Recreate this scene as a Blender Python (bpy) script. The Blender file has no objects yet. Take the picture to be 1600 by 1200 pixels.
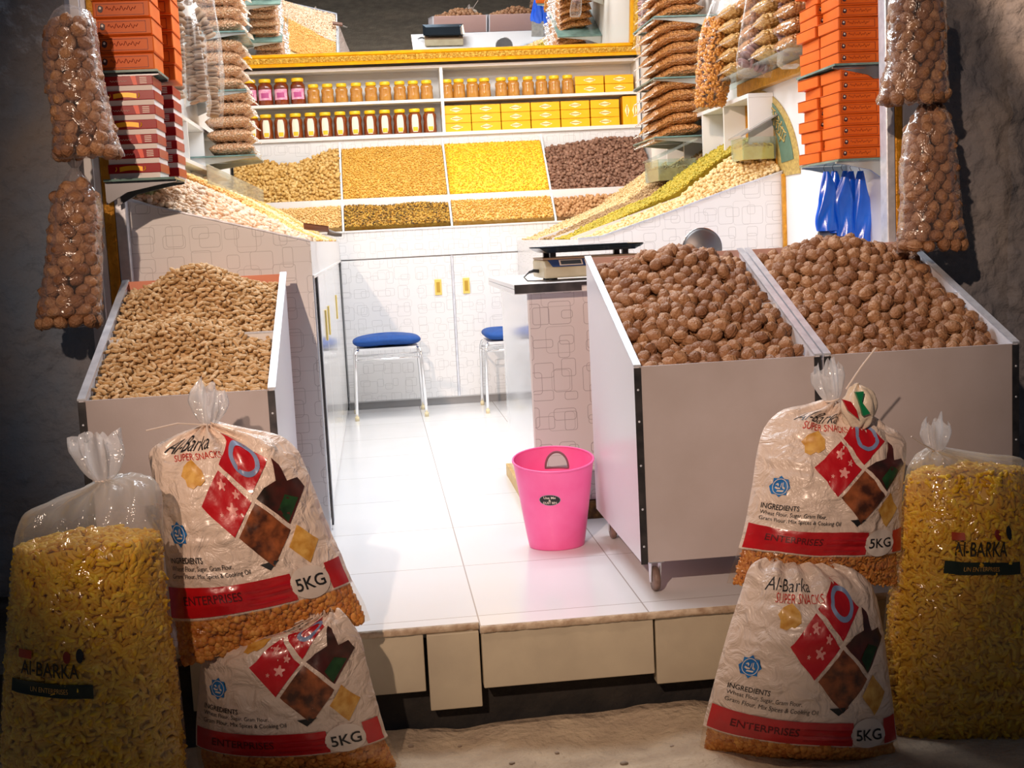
import bpy, bmesh, math, random
import numpy as np
from mathutils import Vector, Matrix, noise, Euler
random.seed(7); RNG = np.random.default_rng(7)
PI = math.pi
scene = bpy.context.scene
COL = scene.collection

# ------------------------------------------------------------------ camera
F_PX, YAW, PITCH, ROLL, CAM_Z = 1950.0, -0.104, 0.119, -0.05, 1.16
fw = np.array([-math.sin(YAW)*math.cos(PITCH), math.cos(YAW)*math.cos(PITCH), -math.sin(PITCH)])
r0 = np.array([math.cos(YAW), math.sin(YAW), 0.0]); u0 = np.cross(r0, fw)
rt = r0*math.cos(ROLL)+u0*math.sin(ROLL); up = np.cross(rt, fw)
CAM = np.array([0, 0, CAM_Z])
cd = bpy.data.cameras.new('camera'); cam = bpy.data.objects.new('camera', cd); COL.objects.link(cam)
cam.matrix_world = Matrix(((rt[0], up[0], -fw[0], 0), (rt[1], up[1], -fw[1], 0), (rt[2], up[2], -fw[2], CAM_Z), (0, 0, 0, 1)))
cd.sensor_width = 36; cd.lens = F_PX/1600*36; cd.clip_end = 200
scene.camera = cam
def survey(px, py, ax, val):
    """world point on the plane axis ax = val seen at photo pixel px, py"""
    d = fw+rt*(px-800)/F_PX-up*(py-600)/F_PX
    return CAM+d*((val-CAM[ax])/d[ax])
def Y(px, py, y): return survey(px, py, 1, y)

# ------------------------------------------------------------------ view, world, lights
vs = scene.view_settings
vs.view_transform = 'Standard'; vs.look = 'None'; vs.gamma = 1; vs.use_curve_mapping = False
vs.exposure = 0.0
w = bpy.data.worlds.new('night'); scene.world = w; w.use_nodes = True
w.node_tree.nodes['Background'].inputs[0].default_value = (0.38, 0.44, 0.58, 1)
w.node_tree.nodes['Background'].inputs[1].default_value = 0.085
def area(name, loc, size, energy, col, target):
    l = bpy.data.lights.new(name, 'AREA'); l.shape = 'RECTANGLE'; l.size, l.size_y = size; l.energy = energy; l.color = col
    o = bpy.data.objects.new(name, l); COL.objects.link(o); o.location = loc
    o.rotation_euler = (Vector(target)-Vector(loc)).to_track_quat('-Z', 'Y').to_euler(); return o
def spot(name, loc, target, energy, col, deg, blend, rad):
    l = bpy.data.lights.new(name, 'SPOT'); l.energy = energy; l.color = col; l.spot_size = math.radians(deg); l.spot_blend = blend
    l.shadow_soft_size = rad
    o = bpy.data.objects.new(name, l); COL.objects.link(o); o.location = loc
    o.rotation_euler = (Vector(target)-Vector(loc)).to_track_quat('-Z', 'Y').to_euler(); return o
area('ceiling_tube_rear', (0.45, 7.7, 3.1), (2.2, 0.5), 54, (1.0, 0.97, 0.92), (0.45, 8.3, 0))
area('ceiling_tube_middle', (0.45, 6.2, 3.1), (2.0, 0.5), 42, (0.88, 0.94, 1.0), (0.45, 6.6, 0))
area('ceiling_tube_front', (0.2, 4.95, 3.0), (1.5, 0.3), 50, (0.86, 0.92, 1.0), (0.4, 4.6, 0))
spot('street_lamp_warm', (-1.5, -1.4, 3.3), (0.34, 3.9, 1.34), 1150, (1.0, 0.72, 0.54), 36.5, 0.75, 0.05)
spot('street_lamp_far', (-1.0, 0.2, 4.2), (3.36, 4.6, 2.1), 2900, (1.0, 0.68, 0.46), 17, 0.35, 0.05)
spot('ground_fill_spot', (0.45, 2.7, 3.1), (0.48, 3.25, -0.35), 115, (1.0, 0.74, 0.54), 24, 0.8, 0.12)  # added fill spot warming the ground below the step; no awning is built

# ------------------------------------------------------------------ mesh helpers
class MB:
    def __init__(s): s.v = []; s.f = []; s.m = []; s.uv = None
    def add(s, vs_, fs, m=0):
        n = len(s.v); s.v += [tuple(float(c) for c in p) for p in vs_]; s.f += [tuple(i+n for i in f) for f in fs]; s.m += [m]*len(fs); return s
    def box(s, a, b, m=0):
        (x0, y0, z0), (x1, y1, z1) = a, b
        return s.add([(x0,y0,z0),(x1,y0,z0),(x1,y1,z0),(x0,y1,z0),(x0,y0,z1),(x1,y0,z1),(x1,y1,z1),(x0,y1,z1)],
                     [(0,3,2,1),(4,5,6,7),(0,1,5,4),(1,2,6,5),(2,3,7,6),(3,0,4,7)], m)
    def prism(s, poly, ax, a, b, m=0):
        """poly of 2D points in the plane normal to axis ax, extruded a..b"""
        def P(p, t):
            q = list(p); q.insert(ax, t); return q
        n = len(poly)
        return s.add([P(p, a) for p in poly]+[P(p, b) for p in poly],
                     [tuple(range(n))[::-1], tuple(range(n, 2*n))]+[(i, (i+1) % n, n+(i+1) % n, n+i) for i in range(n)], m)
    def tube(s, pts, r, n=8, m=0, closed=False):
        pts = [Vector(p) for p in pts]; N = len(pts); rr = r if isinstance(r, (list, tuple)) else [r]*N
        rings = []; prev = None
        for i, p in enumerate(pts):
            if closed: t = (pts[(i+1) % N]-pts[i-1])
            else: t = pts[min(i+1, N-1)]-pts[max(i-1, 0)]
            t.normalize()
            if prev is None:
                a = Vector((0, 0, 1)) if abs(t.z) < .9 else Vector((1, 0, 0)); prev = t.cross(a).normalized()
            prev = (prev-t*prev.dot(t)).normalized(); b = t.cross(prev)
            rings.append([p+(prev*math.cos(2*PI*k/n)+b*math.sin(2*PI*k/n))*rr[i] for k in range(n)])
        vsx = [q for R_ in rings for q in R_]; fs = []
        for i in range(N if closed else N-1):
            j = (i+1) % N
            for k in range(n): fs.append((i*n+k, i*n+(k+1) % n, j*n+(k+1) % n, j*n+k))
        if not closed: fs += [tuple(range(n))[::-1], tuple(range((N-1)*n, N*n))]
        return s.add(vsx, fs, m)
    def lathe(s, prof, c=(0, 0, 0), n=24, m=0, sx=1, sy=1, cap=True):
        vsx = []; fs = []
        for r, z in prof:
            for k in range(n): vsx.append((c[0]+r*sx*math.cos(2*PI*k/n), c[1]+r*sy*math.sin(2*PI*k/n), c[2]+z))
        for i in range(len(prof)-1):
            for k in range(n): fs.append((i*n+k, i*n+(k+1) % n, (i+1)*n+(k+1) % n, (i+1)*n+k))
        if cap: fs += [tuple(range(n))[::-1], tuple(range((len(prof)-1)*n, len(prof)*n))]
        return s.add(vsx, fs, m)
    def grid(s, fn, nu, nv, m=0, uv=False):
        vsx = [fn(i/nu, j/nv) for j in range(nv+1) for i in range(nu+1)]
        if uv: s.uv = (s.uv or [])+[(i/nu, j/nv) for j in range(nv+1) for i in range(nu+1)]
        fs = [(j*(nu+1)+i, j*(nu+1)+i+1, (j+1)*(nu+1)+i+1, (j+1)*(nu+1)+i) for j in range(nv) for i in range(nu)]
        return s.add(vsx, fs, m)
    def mesh(s, name, mats, smooth=False):
        me = bpy.data.meshes.new(name); me.from_pydata(s.v, [], s.f)
        for m_ in (mats if isinstance(mats, (list, tuple)) else [mats]): me.materials.append(m_)
        if any(s.m): me.polygons.foreach_set('material_index', s.m)
        if smooth: me.polygons.foreach_set('use_smooth', [True]*len(s.f))
        if s.uv:
            l = me.uv_layers.new(name='UVMap'); idx = np.zeros(len(me.loops), dtype=np.int32); me.loops.foreach_get('vertex_index', idx)
            l.data.foreach_set('uv', np.array(s.uv, dtype=np.float32)[idx].ravel())
        me.update(); return me
def fix_normals(me):
    bm = bmesh.new(); bm.from_mesh(me); bmesh.ops.recalc_face_normals(bm, faces=bm.faces); bm.to_mesh(me); bm.free()
def obj(name, mb, mats, parent=None, smooth=False, bevel=0, kind=None, loc=None, fix=True):
    me = mb if isinstance(mb, bpy.types.Mesh) else mb.mesh(name, mats, smooth)
    if fix and not isinstance(mb, bpy.types.Mesh): fix_normals(me)
    o = bpy.data.objects.new(name, me); COL.objects.link(o)
    if parent: o.parent = parent
    if loc is not None: o.location = loc
    if bevel:
        b = o.modifiers.new('Bevel', 'BEVEL'); b.width = bevel; b.segments = 2; b.limit_method = 'ANGLE'
    if kind: o['kind'] = kind
    return o
def struct(name, mb, mats, **k): return obj(name, mb, mats, kind='structure', **k)
def tag(o, label, cat, group=None, kind=None):
    o['label'] = label; o['category'] = cat
    if group: o['group'] = group
    if kind: o['kind'] = kind
    return o
def thing(name, label, cat, loc=(0, 0, 0), rz=0, group=None):
    o = bpy.data.objects.new(name, None); COL.objects.link(o); o.location = loc; o.rotation_euler = (0, 0, rz); o.empty_display_size = .05
    return tag(o, label, cat, group)
def copy_tree(o, parent=None):
    c = o.copy(); COL.objects.link(c)
    if parent: c.parent = parent
    for ch in list(o.children): copy_tree(ch, c)
    return c
def dup(o, loc, rot=None, label=None, group=None, scale=None):
    c = copy_tree(o); c.location = loc
    if rot is not None: c.rotation_euler = rot
    if label: c['label'] = label
    if group: c['group'] = group
    if scale: c.scale = scale
    return c
def scatter_mesh(name, tv, tf, T, mats, smooth=True, extra=None):
    """merge many copies of a triangle template; T = list of (R 3x3, pos, scale)"""
    tv = np.asarray(tv); tf = np.asarray(tf); n = len(T); nv = len(tv)
    V = np.concatenate([(tv*t[2])@np.asarray(t[0]).T+np.asarray(t[1]) for t in T]); Fc = np.concatenate([tf+nv*i for i in range(n)])
    if extra:
        ev, ef = extra; ev = np.array(ev); ef = np.array(ef)
        tri = np.concatenate([ef[:, [0, 1, 2]], ef[:, [0, 2, 3]]]) if ef.shape[1] == 4 else ef
        Fc = np.concatenate([Fc, tri+len(V)]); V = np.concatenate([V, ev])
    me = bpy.data.meshes.new(name); me.vertices.add(len(V)); me.vertices.foreach_set('co', V.astype(np.float32).ravel())
    me.loops.add(Fc.size); me.loops.foreach_set('vertex_index', Fc.astype(np.int32).ravel())
    me.polygons.add(len(Fc)); me.polygons.foreach_set('loop_start', np.arange(0, Fc.size, 3, dtype=np.int32))
    me.polygons.foreach_set('use_smooth', np.ones(len(Fc), dtype=bool))
    # per piece random value for colour variation
    at = me.attributes.new('rnd', 'FLOAT', 'POINT')
    rv = np.repeat(RNG.random(n), nv); rv = np.concatenate([rv, np.full(len(V)-len(rv), .3)]); at.data.foreach_set('value', rv.astype(np.float32))
    for m_ in (mats if isinstance(mats, (list, tuple)) else [mats]): me.materials.append(m_)
    me.update(); me.validate(); return me
def rand_rot(flat=None):
    q = RNG.normal(size=4); q /= np.linalg.norm(q); a, b, c, d = q
    return np.array([[a*a+b*b-c*c-d*d, 2*(b*c-a*d), 2*(b*d+a*c)], [2*(b*c+a*d), a*a-b*b+c*c-d*d, 2*(c*d-a*b)], [2*(b*d-a*c), 2*(c*d+a*b), a*a-b*b-c*c+d*d]])
def rot_lying(n=(0, 0, 1), wob=.35):
    """long x axis roughly in the plane normal to n"""
    n = np.array(n, float)+RNG.normal(size=3)*wob; n /= np.linalg.norm(n); a = RNG.normal(size=3); x = np.cross(n, a); x /= np.linalg.norm(x); y = np.cross(n, x)
    return np.stack([x, y, n], 1)
def ico(sub):
    bm = bmesh.new(); bmesh.ops.create_icosphere(bm, subdivisions=sub, radius=1); bm.verts.ensure_lookup_table()
    v = [tuple(x.co) for x in bm.verts]; f = [tuple(q.index for q in p.verts) for p in bm.faces]; bm.free(); return np.array(v), np.array(f)
def capsule(L, r, bend=.3, n=6, k=6):
    v = []; f = []
    for i in range(k):
        t = i/(k-1)*2-1; rr = r*max(.35, math.sqrt(max(0, 1-abs(t)**4))); cx = t*L/2; cy = bend*L*(t*t-.5)*.5
        for j in range(n): v.append((cx, cy+rr*math.cos(2*PI*j/n), rr*math.sin(2*PI*j/n)))
    for i in range(k-1):
        for j in range(n):
            a, b, c, d = i*n+j, i*n+(j+1) % n, (i+1)*n+(j+1) % n, (i+1)*n+j; f += [(a, b, c), (a, c, d)]
    for j in range(1, n-1): f += [(0, j+1, j), ((k-1)*n, (k-1)*n+j, (k-1)*n+j+1)]
    return np.array(v), np.array(f)

# ------------------------------------------------------------------ materials
def new_mat(name):
    m = bpy.data.materials.new(name); m.use_nodes = True; nt = m.node_tree; return m, nt, nt.nodes['Principled BSDF']
def rgba(c): return (c[0], c[1], c[2], 1)
def hx(h):
    o = []
    for i in (0, 2, 4):
        s = int(h[i:i+2], 16)/255; o.append(s/12.92 if s <= .04045 else ((s+.055)/1.055)**2.4)
    return tuple(o)
def pm(name, col, rough=.5, metal=0, col2=None, nscale=20, bump=0, bscale=60, rnd=None, coat=0, spec=.5, vor=False, trans=0):
    """rnd: colour at the far end of the per-piece attribute 'rnd' ('obj' uses object random)"""
    m, nt, b = new_mat(name); L = nt.links.new; N = nt.nodes.new
    b.inputs['Roughness'].default_value = rough; b.inputs['Metallic'].default_value = metal; b.inputs['Base Color'].default_value = rgba(col)
    b.inputs['Coat Weight'].default_value = coat; b.inputs['Specular IOR Level'].default_value = spec; b.inputs['Coat Roughness'].default_value = .12
    tc = N('ShaderNodeTexCoord'); out = None
    if col2 is not None:
        n = N('ShaderNodeTexNoise'); n.inputs['Scale'].default_value = nscale; n.inputs['Detail'].default_value = 5; L(tc.outputs['Object'], n.inputs['Vector'])
        r = N('ShaderNodeValToRGB'); r.color_ramp.elements[0].position = .35; r.color_ramp.elements[1].position = .68
        r.color_ramp.elements[0].color = rgba(col); r.color_ramp.elements[1].color = rgba(col2); L(n.outputs['Fac'], r.inputs['Fac']); out = r.outputs[0]
    if rnd is not None:
        mode, c3 = rnd
        mx = N('ShaderNodeMix'); mx.data_type = 'RGBA'
        if mode == 'obj': a = N('ShaderNodeObjectInfo'); L(a.outputs['Random'], mx.inputs['Factor'])
        else: a = N('ShaderNodeAttribute'); a.attribute_name = 'rnd'; L(a.outputs['Fac'], mx.inputs['Factor'])
        if out: L(out, mx.inputs['A'])
        else: mx.inputs['A'].default_value = rgba(col)
        mx.inputs['B'].default_value = rgba(c3); out = mx.outputs['Result']
    if out: L(out, b.inputs['Base Color'])
    if bump:
        if vor:
            n2 = N('ShaderNodeTexVoronoi'); n2.inputs['Scale'].default_value = bscale; o2 = n2.outputs['Distance']
        else:
            n2 = N('ShaderNodeTexNoise'); n2.inputs['Scale'].default_value = bscale; n2.inputs['Detail'].default_value = 6; o2 = n2.outputs['Fac']
        L(tc.outputs['Object'], n2.inputs['Vector']); bp = N('ShaderNodeBump'); bp.inputs['Strength'].default_value = bump
        bp.inputs['Distance'].default_value = .02; bp.invert = vor; L(o2, bp.inputs['Height']); L(bp.outputs[0], b.inputs['Normal'])
    return m
def film(name, tint=(1, 1, 1), milk=.12, gloss=.25, rough=.12, milkcol=(.9, .88, .86), bscale=14, bump=.6, uvtop=False, face=.28):
    """clear plastic film: see-through, with sheen and a little milkiness"""
    m, nt, b = new_mat(name); L = nt.links.new; N = nt.nodes.new; nt.nodes.remove(b); outn = nt.nodes['Material Output']
    t = N('ShaderNodeBsdfTransparent'); t.inputs[0].default_value = rgba(tint)
    g = N('ShaderNodeBsdfGlossy'); g.inputs['Roughness'].default_value = rough
    d = N('ShaderNodeBsdfDiffuse'); d.inputs[0].default_value = rgba(milkcol); tl = N('ShaderNodeBsdfTranslucent'); tl.inputs[0].default_value = rgba(milkcol)
    tc = N('ShaderNodeTexCoord'); n = N('ShaderNodeTexNoise'); n.inputs['Scale'].default_value = bscale; n.inputs['Detail'].default_value = 3; n.inputs['Distortion'].default_value = 1.2
    L(tc.outputs['Object'], n.inputs['Vector']); bp = N('ShaderNodeBump'); bp.inputs['Strength'].default_value = bump; bp.inputs['Distance'].default_value = .03
    L(n.outputs['Fac'], bp.inputs['Height']); L(bp.outputs[0], g.inputs['Normal'])
    lw = N('ShaderNodeLayerWeight'); lw.inputs['Blend'].default_value = .25
    a = N('ShaderNodeMixShader'); a.inputs[0].default_value = .5; L(d.outputs[0], a.inputs[1]); L(tl.outputs[0], a.inputs[2])
    mlk = N('ShaderNodeMath'); mlk.operation = 'MULTIPLY_ADD'; mlk.inputs[1].default_value = face; mlk.inputs[2].default_value = milk; L(lw.outputs['Facing'], mlk.inputs[0])
    if uvtop:
        uv = N('ShaderNodeUVMap'); sp = N('ShaderNodeSeparateXYZ'); L(uv.outputs[0], sp.inputs[0]); mr = N('ShaderNodeMapRange'); mr.inputs[1].default_value = .76; mr.inputs[2].default_value = 1.0; mr.inputs[3].default_value = 0; mr.inputs[4].default_value = .45
        L(sp.outputs[1], mr.inputs[0]); ad = N('ShaderNodeMath'); ad.operation = 'ADD'; L(mlk.outputs[0], ad.inputs[0]); L(mr.outputs[0], ad.inputs[1]); mlk = ad
    s1 = N('ShaderNodeMixShader'); L(mlk.outputs[0], s1.inputs[0]); L(t.outputs[0], s1.inputs[1]); L(a.outputs[0], s1.inputs[2])
    gm = N('ShaderNodeMath'); gm.operation = 'MULTIPLY_ADD'; gm.inputs[1].default_value = .28; gm.inputs[2].default_value = gloss*.25; L(lw.outputs['Fresnel'], gm.inputs[0])
    s2 = N('ShaderNodeMixShader'); L(gm.outputs[0], s2.inputs[0]); L(s1.outputs[0], s2.inputs[1]); L(g.outputs[0], s2.inputs[2])
    L(s2.outputs[0], outn.inputs['Surface']); return m
def laminate(name, ax, base, line, cell=.13, wdt=.0016, rough=.25):
    """white laminate printed with overlapping rounded-rectangle outlines; ax = normal axis of the panel"""
    m, nt, b = new_mat(name); L = nt.links.new; N = nt.nodes.new
    geo = N('ShaderNodeNewGeometry'); sep = N('ShaderNodeSeparateXYZ'); L(geo.outputs['Position'], sep.inputs[0])
    U, V = [sep.outputs[i] for i in range(3) if i != ax]
    def M(op, a, b_=None, c=None):
        n = N('ShaderNodeMath'); n.operation = op
        for i, x in enumerate((a, b_, c)):
            if x is None: continue
            if isinstance(x, (int, float)): n.inputs[i].default_value = x
            else: L(x, n.inputs[i])
        return n.outputs[0]
    def layer(cs, ou, ov, seed):
        u = M('MULTIPLY_ADD', U, 1/cs, ou); v = M('MULTIPLY_ADD', V, 1/cs, ov)
        fu = M('FLOOR', u); fv = M('FLOOR', v); cx = N('ShaderNodeCombineXYZ'); L(fu, cx.inputs[0]); L(fv, cx.inputs[1]); cx.inputs[2].default_value = seed
        wn = N('ShaderNodeTexWhiteNoise'); L(cx.outputs[0], wn.inputs['Vector']); sc = N('ShaderNodeSeparateColor'); L(wn.outputs['Color'], sc.inputs[0])
        a, b2, c2 = sc.outputs[0], sc.outputs[1], sc.outputs[2]
        lu = M('ABSOLUTE', M('SUBTRACT', M('SUBTRACT', u, fu), M('MULTIPLY_ADD', c2, .12, .44)))
        lv = M('ABSOLUTE', M('SUBTRACT', M('SUBTRACT', v, fv), M('MULTIPLY_ADD', c2, -.12, .56)))
        hu = M('MULTIPLY_ADD', a, .24, .16); hv = M('MULTIPLY_ADD', b2, .24, .14); r = .09
        du = M('SUBTRACT', lu, M('SUBTRACT', hu, r)); dv = M('SUBTRACT', lv, M('SUBTRACT', hv, r))
        pu = M('MAXIMUM', du, 0.); pv = M('MAXIMUM', dv, 0.)
        ln = M('SQRT', M('ADD', M('MULTIPLY', pu, pu), M('MULTIPLY', pv, pv)))
        d = M('ABSOLUTE', M('SUBTRACT', M('ADD', ln, M('MINIMUM', M('MAXIMUM', du, dv), 0.)), r))
        return M('LESS_THAN', M('MULTIPLY', d, cs), wdt)
    k = M('MAXIMUM', layer(cell, .13, .31, 1.), layer(cell*.8, .57, .77, 5.)); k2 = M('MAXIMUM', k, M('MULTIPLY', layer(cell*1.25, .3, .1, 9.), .6))
    mx = N('ShaderNodeMix'); mx.data_type = 'RGBA'; mx.inputs['A'].default_value = rgba(base); mx.inputs['B'].default_value = rgba(line)
    L(k2, mx.inputs['Factor']); L(mx.outputs['Result'], b.inputs['Base Color']); b.inputs['Roughness'].default_value = rough; return m
def tiles_mat(name):
    m, nt, b = new_mat(name); L = nt.links.new; N = nt.nodes.new
    geo = N('ShaderNodeNewGeometry'); mp = N('ShaderNodeMapping'); mp.inputs['Location'].default_value = (-.247+10*.515, -4.33+6.0, 0)
    L(geo.outputs['Position'], mp.inputs[0]); br = N('ShaderNodeTexBrick'); br.offset = 0; br.inputs['Scale'].default_value = 1
    br.inputs['Brick Width'].default_value = .515; br.inputs['Row Height'].default_value = .6; br.inputs['Mortar Size'].default_value = .0022; br.inputs['Mortar Smooth'].default_value = .1
    br.inputs['Color1'].default_value = (.80, .80, .81, 1); br.inputs['Color2'].default_value = (.78, .78, .80, 1); br.inputs['Mortar'].default_value = (.42, .38, .36, 1)
    L(mp.outputs[0], br.inputs['Vector']); L(br.outputs['Color'], b.inputs['Base Color']); b.inputs['Roughness'].default_value = .14
    n = N('ShaderNodeTexNoise'); n.inputs['Scale'].default_value = 3; L(geo.outputs['Position'], n.inputs['Vector'])
    r = N('ShaderNodeMapRange'); r.inputs[3].default_value = .1; r.inputs[4].default_value = .26; L(n.outputs['Fac'], r.inputs[0]); L(r.outputs[0], b.inputs['Roughness']); return m

WHITE = pm('white_board', (.80, .79, .79), .3)
WHITE_IN = pm('white_shelf', (.80, .78, .76), .4)
CARTW = pm('cart_front_dimmed_white', (.50, .44, .44), .42, col2=(.45, .39, .38), nscale=5, bump=.03, bscale=120)  # dull white front; dim warm light is put into the colour
CARTS_M = pm('cart_side_lit_white', (.80, .79, .84), .3)  # glossy white side; cool light from the shop is put into the colour
CART_IN = pm('cart_inner_board', (.62, .40, .36), .5)
ALU = pm('aluminium_strip', (.80, .83, .90), .32, .45, col2=(.62, .65, .72), nscale=25, bump=.05)
DARKM = pm('dark_steel_edge', (.05, .05, .055), .4, .8, col2=(.12, .11, .11), nscale=14)
CHROME = pm('chrome', (.85, .85, .86), .08, 1)
GOLD = pm('gold_trim', hx('c98a1a'), .35, .35, col2=hx('e0a030'), nscale=30, bump=.5, bscale=45)
GOLDB = pm('bright_gold', hx('f0b400'), .35, .15, col2=hx('e9a208'), nscale=18)
GOLDD = pm('carved_gold', hx('c98f1c'), .4, .3, col2=hx('ecc75a'), nscale=60, bump=1.0, bscale=50)
GOLDH = pm('gold_handle', hx('ecd070'), .3, .2)
BLACK = pm('black_plastic', (.02, .02, .022), .4)
LAMY = laminate('patterned_laminate_front', 1, (.78, .77, .77), (.55, .54, .54), .13, .0011)
LAMX = laminate('patterned_laminate_side', 0, (.78, .77, .77), (.55, .54, .54), .13, .0011)
LAMC = laminate('patterned_laminate_counter', 1, (.68, .63, .64), (.36, .32, .33), .135, .0010)
PLASTER = pm('rough_plaster', hx('78767a'), .9, col2=hx('948c88'), nscale=4, bump=1, bscale=22)
DIRT = pm('dusty_ground', hx('b8a38c'), .95, col2=hx('d0bba0'), nscale=9, bump=.8, bscale=40)
CONC = pm('dark_concrete', hx('2a2725'), .95, col2=hx('3a3530'), nscale=10, bump=.6, bscale=30)
STEPT = pm('step_tile', hx('c4b8a0'), .5, col2=hx('b8ac96'), nscale=7, bump=.05)
STEPE = pm('stone_edge', hx('cdb9a0'), .6, col2=hx('a58a70'), nscale=30, bump=.3, bscale=60)
WALNUT = pm('walnut_shell', hx('aa7850'), .5, col2=hx('c0926a'), nscale=60, bump=.55, bscale=110, rnd=('obj', hx('8a5c3c')))
WALNUT_S = pm('walnut_shell_heap', hx('aa7850'), .5, col2=hx('c0926a'), nscale=60, bump=.55, bscale=110, rnd=('att', hx('8a5c3c')))
PEANUT = pm('peanut_shell', hx('dcb484'), .7, col2=hx('e8cca0'), nscale=60, bump=.5, bscale=120, rnd=('obj', hx('c29a64')))
PEANUT_S = pm('peanut_shell_heap', hx('dcb484'), .7, col2=hx('e8cca0'), nscale=60, bump=.5, bscale=120, rnd=('att', hx('be9662')))
CLEAR = film('clear_film', milk=.03)
WFILM = film('walnut_bag_film', milk=.07, gloss=.15, rough=.2, milkcol=(.9, .80, .78))
CSACK = film('clear_sack_film', milk=.015, uvtop=True, face=.12)
MILKY = film('milky_film', milk=.52, gloss=.5, milkcol=(.92, .88, .86), bscale=20, bump=1)
GLASS = film('glass_pane', tint=(.88, .95, .92), milk=.04, gloss=.2, rough=.03, bump=0)
TEAL = pm('glass_shelf_edge', hx('7c9a94'), .15, col2=hx('5e7a76'), nscale=12)

# ------------------------------------------------------------------ the setting
ZG = -.345
def ground_z(x, y):
    return ZG+.02*noise.noise(Vector((x*3, y*3, 1)))+.008*noise.noise(Vector((x*14, y*14, 2)))+max(0, y-3.5)*.08
mb = MB(); mb.grid(lambda u, v: (-4+9*u, -2.5+6.2*v**.7, ground_z(-4+9*u, -2.5+6.2*v**.7)), 240, 200); struct('ground', mb, DIRT, smooth=True)
mb = MB(); mb.prism([(-1.1, 3.668), (.245, 3.668), (.245, 3.630), (2.25, 3.630), (2.25, 9.45), (-1.1, 9.45)], 2, -.024, 0); mb.box((-1.1, 3.74, -.06), (2.25, 9.45, -.0241)); struct('floor', mb, tiles_mat('white_floor_tiles'))
mb = MB(); mb.box((-1.6, 3.73, -.6), (2.6, 4.8, -.061)); struct('trim_plinth', mb, CONC)
# nosing and facing tiles of the step
def nos(u, v):
    x = -.62+2.0*u; y0 = 3.655 if x < .24 else 3.60+(x-.24)*.01
    t = v*PI/2; e = .005*noise.noise(Vector((x*20, v*3, 0)))
    return (x, y0+.015-.015*math.sin(t)-e+ (0 if v < 1 else 0), -.038+.039*v-.001)
for k, (xa, xb, ye) in enumerate(((-1.1, .244, 3.660), (.2455, 2.2, 3.622))):
    mb = MB(); n_ = int((xb-xa)/.012)
    def lip(u, v, xa=xa, xb=xb, ye=ye):
        x = xa+(xb-xa)*u; a = v*PI; e = .0035*noise.noise(Vector((x*25, v*4, 3)))+.0025*noise.noise(Vector((x*80, v*6, 9)))
        return (x, ye+.008-.008*math.sin(a)+e, -.0005-.0235*(1-math.cos(a))/2)
    mb.grid(lip, n_, 6); struct('trim_step_edge', mb, STEPE, smooth=True)
for x0, x1, zb, yy in ((-.62, .075, -.205, 3.672), (.085, .243, -.262, 3.655), (.249, .775, -.197, 3.632), (.783, 1.36, -.235, 3.64), (1.37, 2.1, -.2, 3.64)):
    mb = MB(); mb.box((x0, yy, zb), (x1, yy+.05, -.0245)); struct('trim_step_tile', mb, STEPT, bevel=.003)
# street side walls
def plaster(x0, x1, y0, z0, z1, amp, bulge=0):
    mb = MB()
    def f(u, v):
        x = x0+(x1-x0)*u; z = z0+(z1-z0)*v
        d = amp*(noise.noise(Vector((x*6, z*6, 0)))+.6*noise.noise(Vector((x*22, z*22, 3)))+.35*noise.noise(Vector((x*55, z*55, 7))))
        return (x, y0-d-bulge*max(0, abs(x-(x0 if bulge else 0))), z)
    mb.grid(f, int(abs(x1-x0)*70), int((z1-z0)*70)); return mb
struct('wall_left', plaster(-3.0, -1.02, 4.62, -.6, 3.3, .018), pm('left_wall_plaster', hx('7c8898'), .9, col2=hx('9a8c80'), nscale=2.2, bump=1, bscale=22), smooth=True)
struct('wall_right', plaster(2.09, 2.50, 4.66, -.6, 3.3, .028), PLASTER, smooth=True)
struct('wall_right_pillar', plaster(2.44, 4.2, 4.62, -.6, 3.3, .035), PLASTER, smooth=True)
mb = MB(); mb.box((-1.1, 4.68, 0), (-.985, 9.5, 3.3)); struct('wall_left_inside', mb, WHITE)
mb = MB(); mb.box((2.03, 4.70, 0), (2.12, 9.5, 3.3)); struct('wall_right_inside', mb, WHITE)
mb = MB(); mb.box((-1.1, 9.45, 0), (2.12, 9.55, 3.3)); struct('wall_back', mb, WHITE)
mb = MB(); mb.box((-1.1, 4.7, 3.25), (2.12, 9.55, 3.35)); struct('ceiling', mb, WHITE)
# upright frames of the shop front
for nm, x0, x1, m_ in (('trim_white', -1.03, -.965, WHITE), ('trim_gold', -.964, -.926, GOLD), ('trim_silver', -.925, -.885, ALU)):
    mb = MB(); mb.box((x0, 4.70, 0), (x1, 4.745, 3.25)); struct(nm+'_upright', mb, m_, bevel=.004)
for nm, x0, x1, m_ in (('trim_silver', 1.958, 1.992, ALU), ('trim_gold', 1.993, 2.023, GOLD), ('trim_white', 2.024, 2.088, WHITE)):
    mb = MB(); mb.box((x0, 4.63, 0), (x1, 4.695, 3.25)); struct(nm+'_upright', mb, m_, bevel=.004)

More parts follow.
